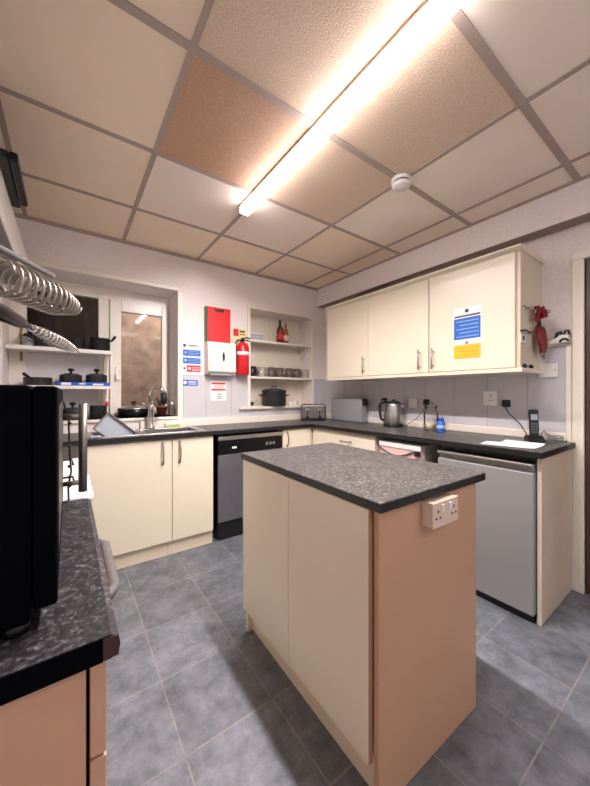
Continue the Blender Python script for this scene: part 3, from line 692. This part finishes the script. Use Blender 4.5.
u = thing('towel_dispenser', (-1.205, -.06, 1.357), 'cream paper towel dispenser on the back wall below the red board', 'dispenser')
DXa, DXb = -1.358, -1.085
dp = MB([M['offwhite']]); dp.prism([(-.0005, 1.36), (-.10, 1.375), (-.115, 1.39), (-.105, 1.655), (-.0005, 1.66)], 'x', DXa, DXb, bev=.006); dp.build('casing', u)
MB(M['gap_shade']).ball(-1.21, -.111, 1.522, .012, .004, .045, seg=14).build('sight_slot', u)
MB(M['grey_board']).box(DXa + .03, DXb - .03, -.09, -.02, 1.352, 1.372).build('outlet', u)
def board(name, x0, x1, z0, z1, y0, y1, mm, label, lean=0):
    b = MB(M[mm]); n = []
    b.box(x0, x1, y0, y1, z0, z1 - .04, .004).box(x0, x1 , y0, y1, z1 - .014, z1, .004).box(x0, x0 + .07, y0, y1, z1 - .042, z1 - .012).box(x1 - .07, x1, y0, y1, z1 - .042, z1 - .012)
    return solid(name, b, label, 'chopping board')
board('chopping_board', -1.345, -1.118, 1.6605, 1.985, -.056, -.044, 'red', 'red chopping board standing on the towel dispenser')
board('chopping_board', -1.357, -1.135, 1.6605, 1.99, -.030, -.018, 'green', 'green chopping board hidden behind the red board')
b = MB([M['pale_yellow'], M['sign_red'], M['green']]); b.box(-1.075, -.925, -.0035, -.0005, 1.68, 1.83); strip(b, -1.065, -1.01, 1.75, 1.82, -.0035, 1); strip(b, -1.0, -.94, 1.79, 1.81, -.0035, 2); strip(b, -1.0, -.94, 1.765, 1.778, -.0035, 1)
solid('extinguisher_sign', b, 'pale yellow sign above the fire extinguisher', 'sign')
u = thing('fire_extinguisher', (-.985, -.075, 1.36), 'red fire extinguisher hung on the wall left of the alcove', 'fire extinguisher')
ex, ey = -1.002, -.073
MB(M['deep_red']).lathe([(0, 0), (.056, 0), (.063, .01), (.063, .265), (.055, .29), (.032, .315), (.018, .322), (0, .322)], ex, ey, 1.362, 28).build('cylinder', u)
MB(M['paper']).lathe([(.0635, .19), (.0635, .225)], ex, ey, 1.362, 28).build('label', u)
MB(M['black']).lathe([(.018, 0), (.018, .03), (.012, .04), (0, .04)], ex, ey, 1.684, 16).build('valve', u)
h = MB(M['black']); h.tube([(ex, ey, 1.715), (ex + .03, ey - .03, 1.725), (ex + .06, ey - .05, 1.715)], .007, 8).tube([(ex, ey, 1.70), (ex + .03, ey - .03, 1.70), (ex + .055, ey - .05, 1.69)], .006, 8); h.build('lever', u)
MB(M['black']).tube([(ex - .01, ey, 1.695), (ex - .05, ey - .01, 1.70), (ex - .074, ey - .01, 1.67), (ex - .073, ey - .01, 1.55), (ex - .07, ey - .01, 1.46)], .008, 8).build('hose', u)
MB(M['steel']).box(ex - .02, ex + .02, -.016, -.0005, 1.62, 1.69).build('wall_bracket', u)

# ------------------------------------------------------------------ alcove
shelf('alcove_shelf', NX0 + .001, NX1 - .001, .004, .173, 1.716, 1.738, 'top shelf in the alcove holding two bottles', m='offwhite', brackets=(NX1 - .03,))
shelf('alcove_shelf', NX0 + .001, NX1 - .001, -.005, .173, 1.338, 1.36, 'middle shelf in the alcove holding the mugs', m='offwhite')
shelf('alcove_ledge', -1.01, -.17, -.045, -.0085, 1.028, 1.05, 'cream ledge board at the foot of the alcove', m='offwhite')
struct('trim_10', MB(M['offwhite']).box(NX0, NX1, -.008, .173, NZ0, 1.05))
u = thing('butter_dish', (-.79, .09, 1.738), 'pale grey plastic tub with cream lid at the left of the top alcove shelf', 'tub')
MB(M['grey_blue']).box(-.86, -.70, .03, .14, 1.7385, 1.795, .015, 3).build('tub_body', u); MB(M['offwhite']).box(-.865, -.695, .025, .145, 1.795, 1.815, .008).build('lid', u)
def bottle(name, x, y, z, r, h, mm, label, lm='label', cm='sign_red'):
    u = thing(name, (x, y, z), label, 'bottle')
    MB(M[mm]).lathe([(0, 0), (r, 0), (r, h * .55), (r * .8, h * .68), (r * .36, h * .78), (r * .34, h * .94), (0, h * .94)], x, y, z, 20).build('bottle_body', u)
    MB(M[lm]).lathe([(r * 1.02, h * .15), (r * 1.02, h * .42)], x, y, z, 20).build('label', u)
    MB(M[cm]).lathe([(r * .4, 0), (r * .4, h * .08), (0, h * .085)], x, y, z + h * .93, 14).build('cap', u)
    return u
bottle('sauce_bottle', -.462, .09, 1.7385, .038, .255, 'bottle_brown', 'dark brown sauce bottle on the top alcove shelf', 'sign_red', 'black')
bottle('sauce_bottle', -.378, .10, 1.7385, .03, .23, 'amber', 'slimmer amber bottle right of the dark sauce bottle', 'label', 'sign_red')
def mug(x, y, z, label, mm='mug', ang=-.9, grp='mugs on the middle alcove shelf'):
    u = thing('mug', (x, y, z), label, 'mug', grp)
    MB(M[mm]).lathe([(0, 0), (.04, 0), (.046, .006), (.048, .105), (.044, .105), (.042, .01), (0, .008)], x, y, z, 22).build('cup', u)
    MB(M[mm]).tube([(x + cos(ang) * (.046 + .02 * sin(pi * k / 8)), y + sin(ang) * (.046 + .02 * sin(pi * k / 8)), z + .085 - .065 * k / 8) for k in range(9)], .005, 8).build('handle', u)
    return u
ords = ['black mug at the left end of the middle alcove shelf', 'second mug from the left in the alcove row', 'third mug from the left in the alcove row', 'middle mug of the seven in the alcove row', 'third mug from the right in the alcove row', 'second mug from the right in the alcove row', 'grey mug at the right end of the middle alcove shelf']
for k in range(7): mug(-.82 + .116 * k, .075 + .01 * (k % 2), 1.3605, ords[k], 'black' if k == 0 else ('mug_light' if k in (1, 6) else 'mug'), -.8 + .25 * (k % 3))
u = thing('cooking_pot', (-.57, .06, 1.0505), 'large grey lidded pot at the bottom of the alcove', 'pot')
px, py, pz = -.575, .03, 1.0505
MB(M['iron']).lathe([(0, 0), (.118, 0), (.128, .012), (.13, .155), (.134, .16), (.126, .16), (.124, .012), (0, .01)], px, py, pz, 32).build('pot_body', u)
l = MB(M['iron']).lathe([(.134, 0), (.134, .006), (.08, .022), (0, .03)], px, py, pz + .1605, 32).build('lid', u)
MB(M['black']).tube([(px - .03, py, pz + .185), (px - .025, py, pz + .21), (px + .025, py, pz + .21), (px + .03, py, pz + .185)], .006, 8).build('lid_handle', l)
for sx in (-1, 1):
    MB(M['iron']).tube([(px + sx * .125, py - .045, pz + .11), (px + sx * .16, py - .04, pz + .115), (px + sx * .165, py, pz + .116), (px + sx * .16, py + .04, pz + .115), (px + sx * .125, py + .045, pz + .11)], .007, 8).build('side_handle', u)
u = thing('ladle', (-.80, .06, 1.0505), 'dark ladle lying left of the large grey pot', 'ladle')
MB(M['black']).ball(-.84, .05, 1.078, .028, .028, .022, seg=12).build('bowl', u); MB(M['steel']).tube([(-.83, .05, 1.085), (-.77, .06, 1.11), (-.73, .14, 1.12)], .005, 6).build('handle', u)
for k, (x, lb) in enumerate(((-.35, 'left small white cup right of the grey pot'), (-.285, 'middle small white cup right of the grey pot'), (-.22, 'right small white cup beside the grey pot'))):
    u = thing('egg_cup', (x, .05, 1.0505), lb, 'cup', 'small white cups in the alcove')
    MB(M['white']).lathe([(0, 0), (.02, 0), (.012, .018), (.024, .045), (.024, .05), (.019, .05), (.01, .024), (0, .024)], x, .05, 1.0505, 16).build('cup', u)

# ------------------------------------------------------------------ wall cupboards
UX = -.25
def wallcab(y0, y1, splits, label, handles, panel_end=False):
    u = thing('wall_cabinet', ((UX + XR) / 2, (y0 + y1) / 2, 1.34), label, 'cabinet', 'wall cupboards on the right wall')
    MB(M['cream_dull']).box(UX + .02, XR - .0005, y0, y1, 1.338, 2.02).build('carcass', u)
    for (a, b), hy in zip(splits, handles):
        d = MB(M['cream']).box(UX, UX + .0185, a, b, 1.34, 2.018, .002).build('door', u)
        h = MB(M['steel']); h.tube([(UX - .03, hy, 1.36), (UX - .03, hy, 1.51)], .0055, 8)
        for z in (1.385, 1.485): h.tube([(UX, hy, z), (UX - .03, hy, z)], .004, 6)
        h.build('handle', d)
    return u
wallcab(-1.566, -.455, [(-.993, -.457), (-1.5635, -.997)], 'left wall cupboard with two cream doors', [-.955, -1.50])
wallcab(-2.133, -1.57, [(-2.112, -1.572)], 'right wall cupboard with a blue and yellow notice on its door', [-1.605])
b = MB(M['cream']); b.prism([(UX - .022, 2.048), (UX - .022, 2.038), (UX + .012, 2.0205), (XR - .001, 2.0205), (XR - .001, 2.048)], 'y', -2.15, -.45); solid('cornice', b, 'cream moulding running along the top of the wall cupboards', 'moulding')
b = MB(M['cream']); b.box(UX + .004, XR - .01, -2.148, -.45, 1.312, 1.338, .003); solid('light_pelmet', b, 'cream board running under the wall cupboards', 'board')
b = MB([M['black'], M['satin']]); b.box(-.17, -.02, -1.12, -.72, 2.0485, 2.10, .006).box(-.172, -.168, -1.06, -.98, 2.06, 2.09, mi=1).box(-.172, -.168, -.95, -.91, 2.065, 2.085, mi=1)
solid('black_case', b, 'flat black case lying on top of the wall cupboards', 'case')
# notice on the right door: white sheet, blue panel, yellow panel
u = thing('safety_notice', (UX - .001, -1.84, 1.42), 'white sheet with blue and yellow panels on the right cupboard door', 'notice')
nx = UX - .0005
def rstrip(mb, y0, y1, z0, z1, x, mi): mb.box(x - .0006, x, y0, y1, z0, z1, mi=mi)
b = MB([M['paper'], M['ink'], M['sign_red']]); b.box(nx - .0015, nx, -1.925, -1.752, 1.418, 1.755)
rstrip(b, -1.92, -1.757, 1.692, 1.704, nx - .0015, 1); b.lathe([(.013, 0), (.013, -.001)], nx - .0015, -1.838, 1.73, 16, 1, 'x'); b.prism([(-1.85, 1.513), (-1.826, 1.513), (-1.838, 1.535)], 'x', nx - .0022, nx - .0014, mi=2); b.build('sheet', u)
b = MB([M['blue'], M['pale_blue']]); b.box(nx - .003, nx - .0016, -1.923, -1.754, 1.545, 1.685)
for k in range(5): rstrip(b, -1.912, -1.77 - .02 * (k % 2), 1.56 + k * .025, 1.565 + k * .025, nx - .003, 1)
b.build('blue_panel', u)
b = MB([M['yellow'], M['edge_brown']]); b.box(nx - .003, nx - .0016, -1.923, -1.754, 1.42, 1.508)
for k in range(3): rstrip(b, -1.912, -1.775 - .02 * (k % 2), 1.44 + k * .022, 1.444 + k * .022, nx - .003, 1)
b.build('yellow_panel', u)
# hinge-like hook at the left edge
b = MB([M['offwhite'], M['satin']]); b.box(UX + .03, UX + .06, -.4545, -.44, 1.52, 1.56, .004).box(UX + .03, UX + .05, -.4545, -.43, 1.49, 1.51, .003, mi=1)
solid('hanging_hook', b, 'tiny white hook on the left side of the wall cupboards', 'hook')

# keys and tags hanging on the cupboard end
EY = -2.1335
hk = MB(M['satin']); hk.tube([(-.20, EY - .006, 1.705), (-.10, EY - .008, 1.695), (0.0, EY - .006, 1.69)], .003, 6)
for x in (-.15, -.06, .0): hk.tube([(x, EY, 1.70), (x, EY - .025, 1.695), (x, EY - .03, 1.705)], .003, 6)
solid('key_hooks', hk, 'thin wire hook rail on the cupboard end', 'hook')
u = thing('key_bunch', (-.05, EY - .04, 1.60), 'upper round bunch of red key tags on the cupboard end', 'keys')
b = MB(M['dark_red'])
for k in range(12):
    a = k * 2.4; r_ = .012 + .003 * k
    b.X = Matrix.Translation((-.06 + r_ * cos(a), EY - .045 + .4 * r_ * sin(a), 1.668 + r_ * .8 * sin(a * 1.7))) @ Matrix.Rotation(a, 4, 'Z') @ Matrix.Rotation(.4 * sin(k), 4, 'X')
    b.box(-.016, .016, -.003, .003, -.026, .026, .0015)
b.build('red_tags', u)
b = MB(M['chrome']); b.tube([(-.055 + .034 * cos(k * pi / 8), EY - .03, 1.675 + .03 * sin(k * pi / 8)) for k in range(16)], .003, 6, closed=True).ball(-.065, EY - .09, 1.672, .013, .005, .013, seg=10); b.build('key_ring', u)
u = thing('hanging_lanyard', (-.01, EY - .035, 1.45), 'lower red key lanyard hanging on the cupboard end', 'lanyard')
b = MB(M['dark_red'])
for k in range(6): b.tube([(-.03 + .012 * k, EY - .02 - .005 * (k % 3), 1.60), (-.06 + .02 * k, EY - .035 - .006 * (k % 2), 1.53), (-.05 + .016 * k, EY - .045, 1.47), (-.01 + .006 * k, EY - .035, 1.435)], .0105, 6)
b.build('red_strap', u)
MB(M['iron']).tube([(.02, EY - .012, 1.70), (.005, EY - .02, 1.60)], .011, 6).build('clip', u)
MB(M['satin']).tube([(-.02, EY - .04, 1.44), (-.025, EY - .04, 1.41)], .007, 6).build('key', u)
MB(M['satin']).tube([(.015, EY - .04, 1.44), (.02, EY - .04, 1.40)], .006, 6).build('key', u)
b = MB([M['white'], M['iron']]); b.box(-.245, -.165, EY - .008, EY - .0005, 1.48, 1.535, .003).box(-.22, -.195, EY - .0095, EY - .007, 1.5, 1.525, mi=1); b.tube([(-.25, EY - .008, 1.55), (-.19, EY - .014, 1.56), (-.12, EY - .012, 1.55), (-.08, EY - .01, 1.56)], .005, 6, 1)
solid('hanging_tag', b, 'small white tag clipped on the cupboard end left of the lanyard', 'tag')
for x, lb in ((-.19, 'left dark peg on the ledge under the red keys'), (-.09, 'right dark peg on the ledge under the red keys')):
    b = MB(M['black']); b.lathe([(0, 0), (.012, 0), (.014, .01), (.008, .022), (0, .024)], x, -2.1405, 1.3385, 12); solid('door_peg', b, lb, 'peg', 'pegs on the cupboard ledge')

# ------------------------------------------------------------------ right wall electrics
def rsock(name, y0, y1, z0, z1, label, cat, double=True, depth=.03):
    x = XR - .0085 if z1 < 1.33 or y0 < -2.12 else XR
    u = thing(name, (x, (y0 + y1) / 2, z0), label, cat)
    MB(M['offwhite']).box(x - depth, x, y0, y1, z0, z1, .003).build('back_box', u)
    fp = MB(M['white']).box(x - depth - .005, x - depth + .001, y0 - .001, y1 + .001, z0 - .001, z1 + .001, .002).build('face_plate', u)
    h = z1 - z0; cy = (y0 + y1) / 2; xx = x - depth - .006
    return u, fp, xx
u, fp, xx = rsock('double_socket', -1.888, -1.80, 1.10, 1.20, 'white socket on the right wall above the worktop', 'socket')
for q in ((-1.852, -1.846, 1.165, 1.18), (-1.862, -1.854, 1.135, 1.14), (-1.842, -1.834, 1.135, 1.14)): MB(M['gap_shade']).box(xx, xx + .002, *q).build('socket_hole', fp)
u, fp, xx = rsock('wall_switch', -2.222, -2.125, 1.29, 1.375, 'cream blank switch plate by the door frame', 'switch', depth=.008)
b = MB(M['satin']); 
for y in (-2.21, -2.137): b.lathe([(.004, 0), (.004, -.001)], xx + .0005, y, 1.333, 10, 0, 'x')
b.build('screw', fp)
MB(M['white']).box(xx - .002, xx + .001, -2.186, -2.162, 1.318, 1.348, .001).build('rocker', fp)
u, fp, xx = rsock('single_socket', -1.25, -1.165, 1.06, 1.14, 'white socket behind the glass jar', 'socket', depth=.012)
def plug(name, y, z, label, cable, rz=0):
    u = thing(name, (XR - .05, y, z), label, 'plug')
    x = XR - .0085
    MB(M['black']).box(x - .012, x, y - .026, y + .026, z - .024, z + .026, .005).build('plug_base', u)
    MB(M['black']).box(x - .035, x - .012, y - .02, y + .02, z - .022, z + .02, .008).build('plug_body', u)
    MB(M['black']).tube([(x - .025, y, z - .02)] + cable, .0032, 6).build('cable', u)
    return u
plug('black_plug', -1.935, 1.115, 'black plug on the right wall beside the socket', [(XR - .04, -1.96, 1.05), (XR - .05, -2.03, .985), (.02, -2.08, .93), (.0, -2.095, .8975)])
plug('black_plug', -1.335, 1.11, 'black plug on the wall above the glass jar', [(XR - .045, -1.33, 1.05), (XR - .06, -1.27, .97), (XR - .09, -1.2, .915), (.02, -1.19, .8975)])
plug('black_plug', -.895, 1.115, 'black plug on the wall between bread bin and kettle', [(XR - .04, -.895, 1.05), (XR - .045, -.90, .95), (XR - .05, -.92, .8975)])
gx = XR - .03
u = thing('tape_dispenser', (gx, -2.24, 1.4945), 'small white and grey gadget resting on top of the wall boarding', 'gadget')
MB(M['white']).prism([(-2.283, 1.4945), (-2.185, 1.4945), (-2.187, 1.508), (-2.22, 1.522), (-2.245, 1.545), (-2.28, 1.54)], 'x', gx - .025, gx + .025, bev=.003).build('body', u)
MB(M['iron']).tube([(gx - .027, -2.262 + .02 * cos(k * pi / 8), 1.4985 + .018 * sin(k * pi / 8)) for k in range(9)], .0065, 6).build('grey_arch', u)
MB(M['iron']).tube([(gx, -2.215, 1.525), (gx, -2.222, 1.56), (gx, -2.238, 1.566), (gx, -2.245, 1.54)], .009, 8).build('grey_clip', u)
MB(M['iron']).tube([(gx, -2.252, 1.545), (gx, -2.262, 1.57), (gx, -2.278, 1.566), (gx, -2.28, 1.545)], .007, 8).build('grey_clip', u)

# ------------------------------------------------------------------ things on the right worktop
zt = WT + .0005
# toaster
a = -.62
X4 = Matrix.Translation((-.20, -.17, zt)) @ Matrix.Rotation(a, 4, 'Z')
u = thing('toaster', (-.20, -.17, zt), 'steel four-slice toaster in the worktop corner', 'toaster')
MB([M['dark_steel']], X4).box(-.135, .135, -.09, .09, .012, .175, .02, 3).build('body', u)
MB([M['black']], X4).box(-.13, .13, -.088, .088, 0, .014).build('base', u)
b = MB([M['gap_shade']], X4)
for x in (-.095, -.035, .035, .095): b.box(x - .013, x + .013, -.065, .065, .174, .177)
b.build('bread_slots', u)
for x in (-.065, .065):
    MB([M['black']], X4).box(x - .006, x + .006, -.0915, -.089, .05, .14).build('lever_slot', u)
    MB([M['chrome']], X4).box(x - .016, x + .016, -.112, -.091, .11, .128, .004).build('lever', u)
    MB([M['black']], X4).lathe([(.016, 0), (.014, -.014), (0, -.014)], x, -.0905, .038, 14, 0, 'y').build('knob', u)
# grey bread bin
u = thing('bread_bin', (.03, -.48, zt), 'plain grey metal box standing left of the kettle', 'bread bin')
MB(M['grey_board']).box(-.02, .06, -.71, -.275, zt, zt + .245, .006).build('box', u)
MB(M['grey_board']).box(-.028, -.019, -.705, -.28, zt + .006, zt + .24, .004).build('front_flap', u)
MB(M['black']).box(-.01, .04, -.74, -.709, zt + .17, zt + .235, .008).build('side_knob', u)
# kettle
kx, ky = -.015, -1.085
u = thing('kettle', (kx, ky, zt), 'polished steel jug kettle with black handle', 'kettle')
MB(M['black']).lathe([(.085, 0), (.088, .01), (.08, .022)], kx, ky, zt, 28).build('base', u)
MB(M['steel']).lathe([(.08, .022), (.085, .03), (.08, .1), (.068, .19), (.064, .205)], kx, ky, zt, 32).build('body', u)
MB(M['black']).lathe([(.064, 0), (.06, .012), (.03, .022), (.012, .024), (.012, .034), (0, .036)], kx, ky, zt + .205, 28).build('lid', u)
hd = Vector((-.55, .83, 0)).normalized()
MB(M['black']).tube([Vector((kx, ky, zt)) + hd * q + Vector((0, 0, z)) for q, z in ((.055, .215), (.095, .222), (.118, .19), (.118, .12), (.108, .06), (.083, .05))], [.011, .013, .013, .012, .011, .01], 10).build('handle', u)
MB(M['steel']).tube([Vector((kx, ky, zt + .165)) - hd * .06, Vector((kx, ky, zt + .195)) - hd * .085], [.02, .014], 10).build('spout', u)
# glass jar
jx, jy = -.035, -1.455
u = thing('glass_jar', (jx, jy, zt), 'clear glass storage jar right of the kettle', 'jar')
MB(M['clear']).lathe([(0, 0), (.05, 0), (.054, .01), (.054, .13), (.04, .165), (.04, .18)], jx, jy, zt, 26).build('jar_body', u)
MB(M['label']).lathe([(0, .004), (.049, .004), (.05, .05), (0, .055)], jx, jy, zt, 26).build('contents', u)
MB(M['clear']).lathe([(.043, 0), (.043, .02), (.02, .028), (.016, .04), (0, .045)], jx, jy, zt + .18, 26).build('lid', u)
# blue tub
u = thing('blue_bottle', (-.10, -1.575, zt), 'small blue bottle in front of the glass jar', 'bottle')
MB(M['blue_tub']).lathe([(0, 0), (.028, 0), (.03, .008), (.03, .075), (.018, .088)], -.10, -1.575, zt, 20).build('bottle_body', u)
MB(M['blue']).lathe([(.02, 0), (.02, .022), (0, .024)], -.10, -1.575, zt + .088, 16).build('cap', u)
MB(M['pale_blue']).lathe([(.0305, .025), (.0305, .055)], -.10, -1.575, zt, 20).build('label', u)
# phone
u = thing('cordless_phone', (-.055, -2.15, zt), 'black cordless phone upright in its cradle', 'phone')
X4 = Matrix.Translation((-.055, -2.148, zt)) @ Matrix.Rotation(-1.0, 4, 'Z')
MB([M['black']], X4).prism([(-.05, 0), (.045, 0), (.045, .03), (.0, .038), (-.035, .018), (-.05, .01)], 'x', -.042, .042, bev=.003).build('cradle', u)
XH = X4 @ Matrix.Translation((0, .005, .02)) @ Matrix.Rotation(-.12, 4, 'X')
hs = MB([M['black']], XH).box(-.024, .024, -.013, .013, 0, .175, .006).build('handset', u)
MB([M['grey_board']], XH).box(-.017, .017, -.0145, -.0125, .11, .145).build('screen', hs)
b = MB([M['graphite']], XH)
for i in range(3):
    for k in range(4): b.box(-.016 + i * .012, -.008 + i * .012, -.0145, -.0125, .03 + k * .017, .041 + k * .017)
b.build('keypad', hs)
# papers
def paper(x, y, rz, w_, h_, z, label, curl=0.):
    b = MB(M['paper'], Matrix.Translation((x, y, z)) @ Matrix.Rotation(rz, 4, 'Z')); n = 8; t = []
    top = [(-w_ / 2 + w_ * k / n, (curl * (k / n) ** 3)) for k in range(n + 1)]
    b.prism(top + [(u_, v_ + .0012) for u_, v_ in top[::-1]], 'y', -h_ / 2, h_ / 2)
    return solid('paper_sheet', b, label, 'paper')
paper(-.325, -2.10, .2, .15, .24, zt + .0002, 'white paper sheet lying flat by the worktop edge')
paper(-.30, -2.15, -.05, .14, .20, zt + .0022, 'curled white sheet on top of the flat paper in front of the phone', .012)
# coiled cable by the phone
pts = []
for k in range(46):
    t = k / 45; a = t * 4 * pi; pts.append((-.005 + .07 * cos(a) * (1 - .2 * t), -2.235 + .035 * sin(a), zt + .005 + .03 * t))
pts += [(.06, -2.20, zt + .03), (.07, -2.17, zt + .04), (.065, -2.16, zt + .06), (.05, -2.155, zt + .045), (.03, -2.14, zt + .006)]
solid('phone_cable', MB(M['cable_grey']).tube(pts, .0035, 6), 'loosely coiled grey cable behind the phone at the worktop corner', 'cable')

# ------------------------------------------------------------------ world, camera
wd = bpy.data.worlds.new('night'); SC.world = wd; wd.use_nodes = True
wd.node_tree.nodes['Background'].inputs[0].default_value = (.5, .6, .8, 1); wd.node_tree.nodes['Background'].inputs[1].default_value = .02
def area(name, loc, rot, sx, sy, e, col):
    l = bpy.data.lights.new(name, 'AREA'); l.shape = 'RECTANGLE'; l.size = sx; l.size_y = sy; l.energy = e; l.color = col
    o = bpy.data.objects.new(name, l); COL.objects.link(o); o.location = loc; o.rotation_euler = rot
    return o
# two unseen fill panels, added behind the camera to brighten the room
M['fill_panel'] = mat('fill_diffuser', (255, 250, 245), .4, emit=(246, 242, 255), estr=6)
for k, (px, py) in enumerate(((-1.5, -3.83), (-.55, -3.83))):
    LB = thing('ceiling_fill_panel', (px, py, ZC - .02), ('left', 'right')[k] + ' square fill panel added unseen on the ceiling behind the camera', 'ceiling light')
    MB(M['white']).box(px - .29, px + .29, py - .29, py + .29, ZC - .02, ZC - .004, .003).build('fill_frame', LB)
    MB(M['fill_panel']).box(px - .27, px + .27, py - .27, py + .27, ZC - .024, ZC - .0195).build('diffuser', LB)

area('yard_fill_light', (-1.2, .75, 2.9), (.9, 0, 0), .3, .15, 45, (1, .9, .84))  # unseen light added to brighten the wall outside the window
cam = bpy.data.cameras.new('camera'); co = bpy.data.objects.new('camera', cam); COL.objects.link(co)
cam.sensor_fit = 'HORIZONTAL'; cam.sensor_width = 36; cam.lens = 36 * 315.7 / 590; cam.clip_start = .02; cam.clip_end = 50
co.location = (-2.3767, -2.8637, 1.189); co.rotation_euler = (pi / 2, 0, -.6227)
SC.camera = co
SC.view_settings.view_transform = 'Standard'; SC.view_settings.look = 'None'; SC.view_settings.gamma = 1; SC.view_settings.use_curve_mapping = False
SC.view_settings.exposure = .33
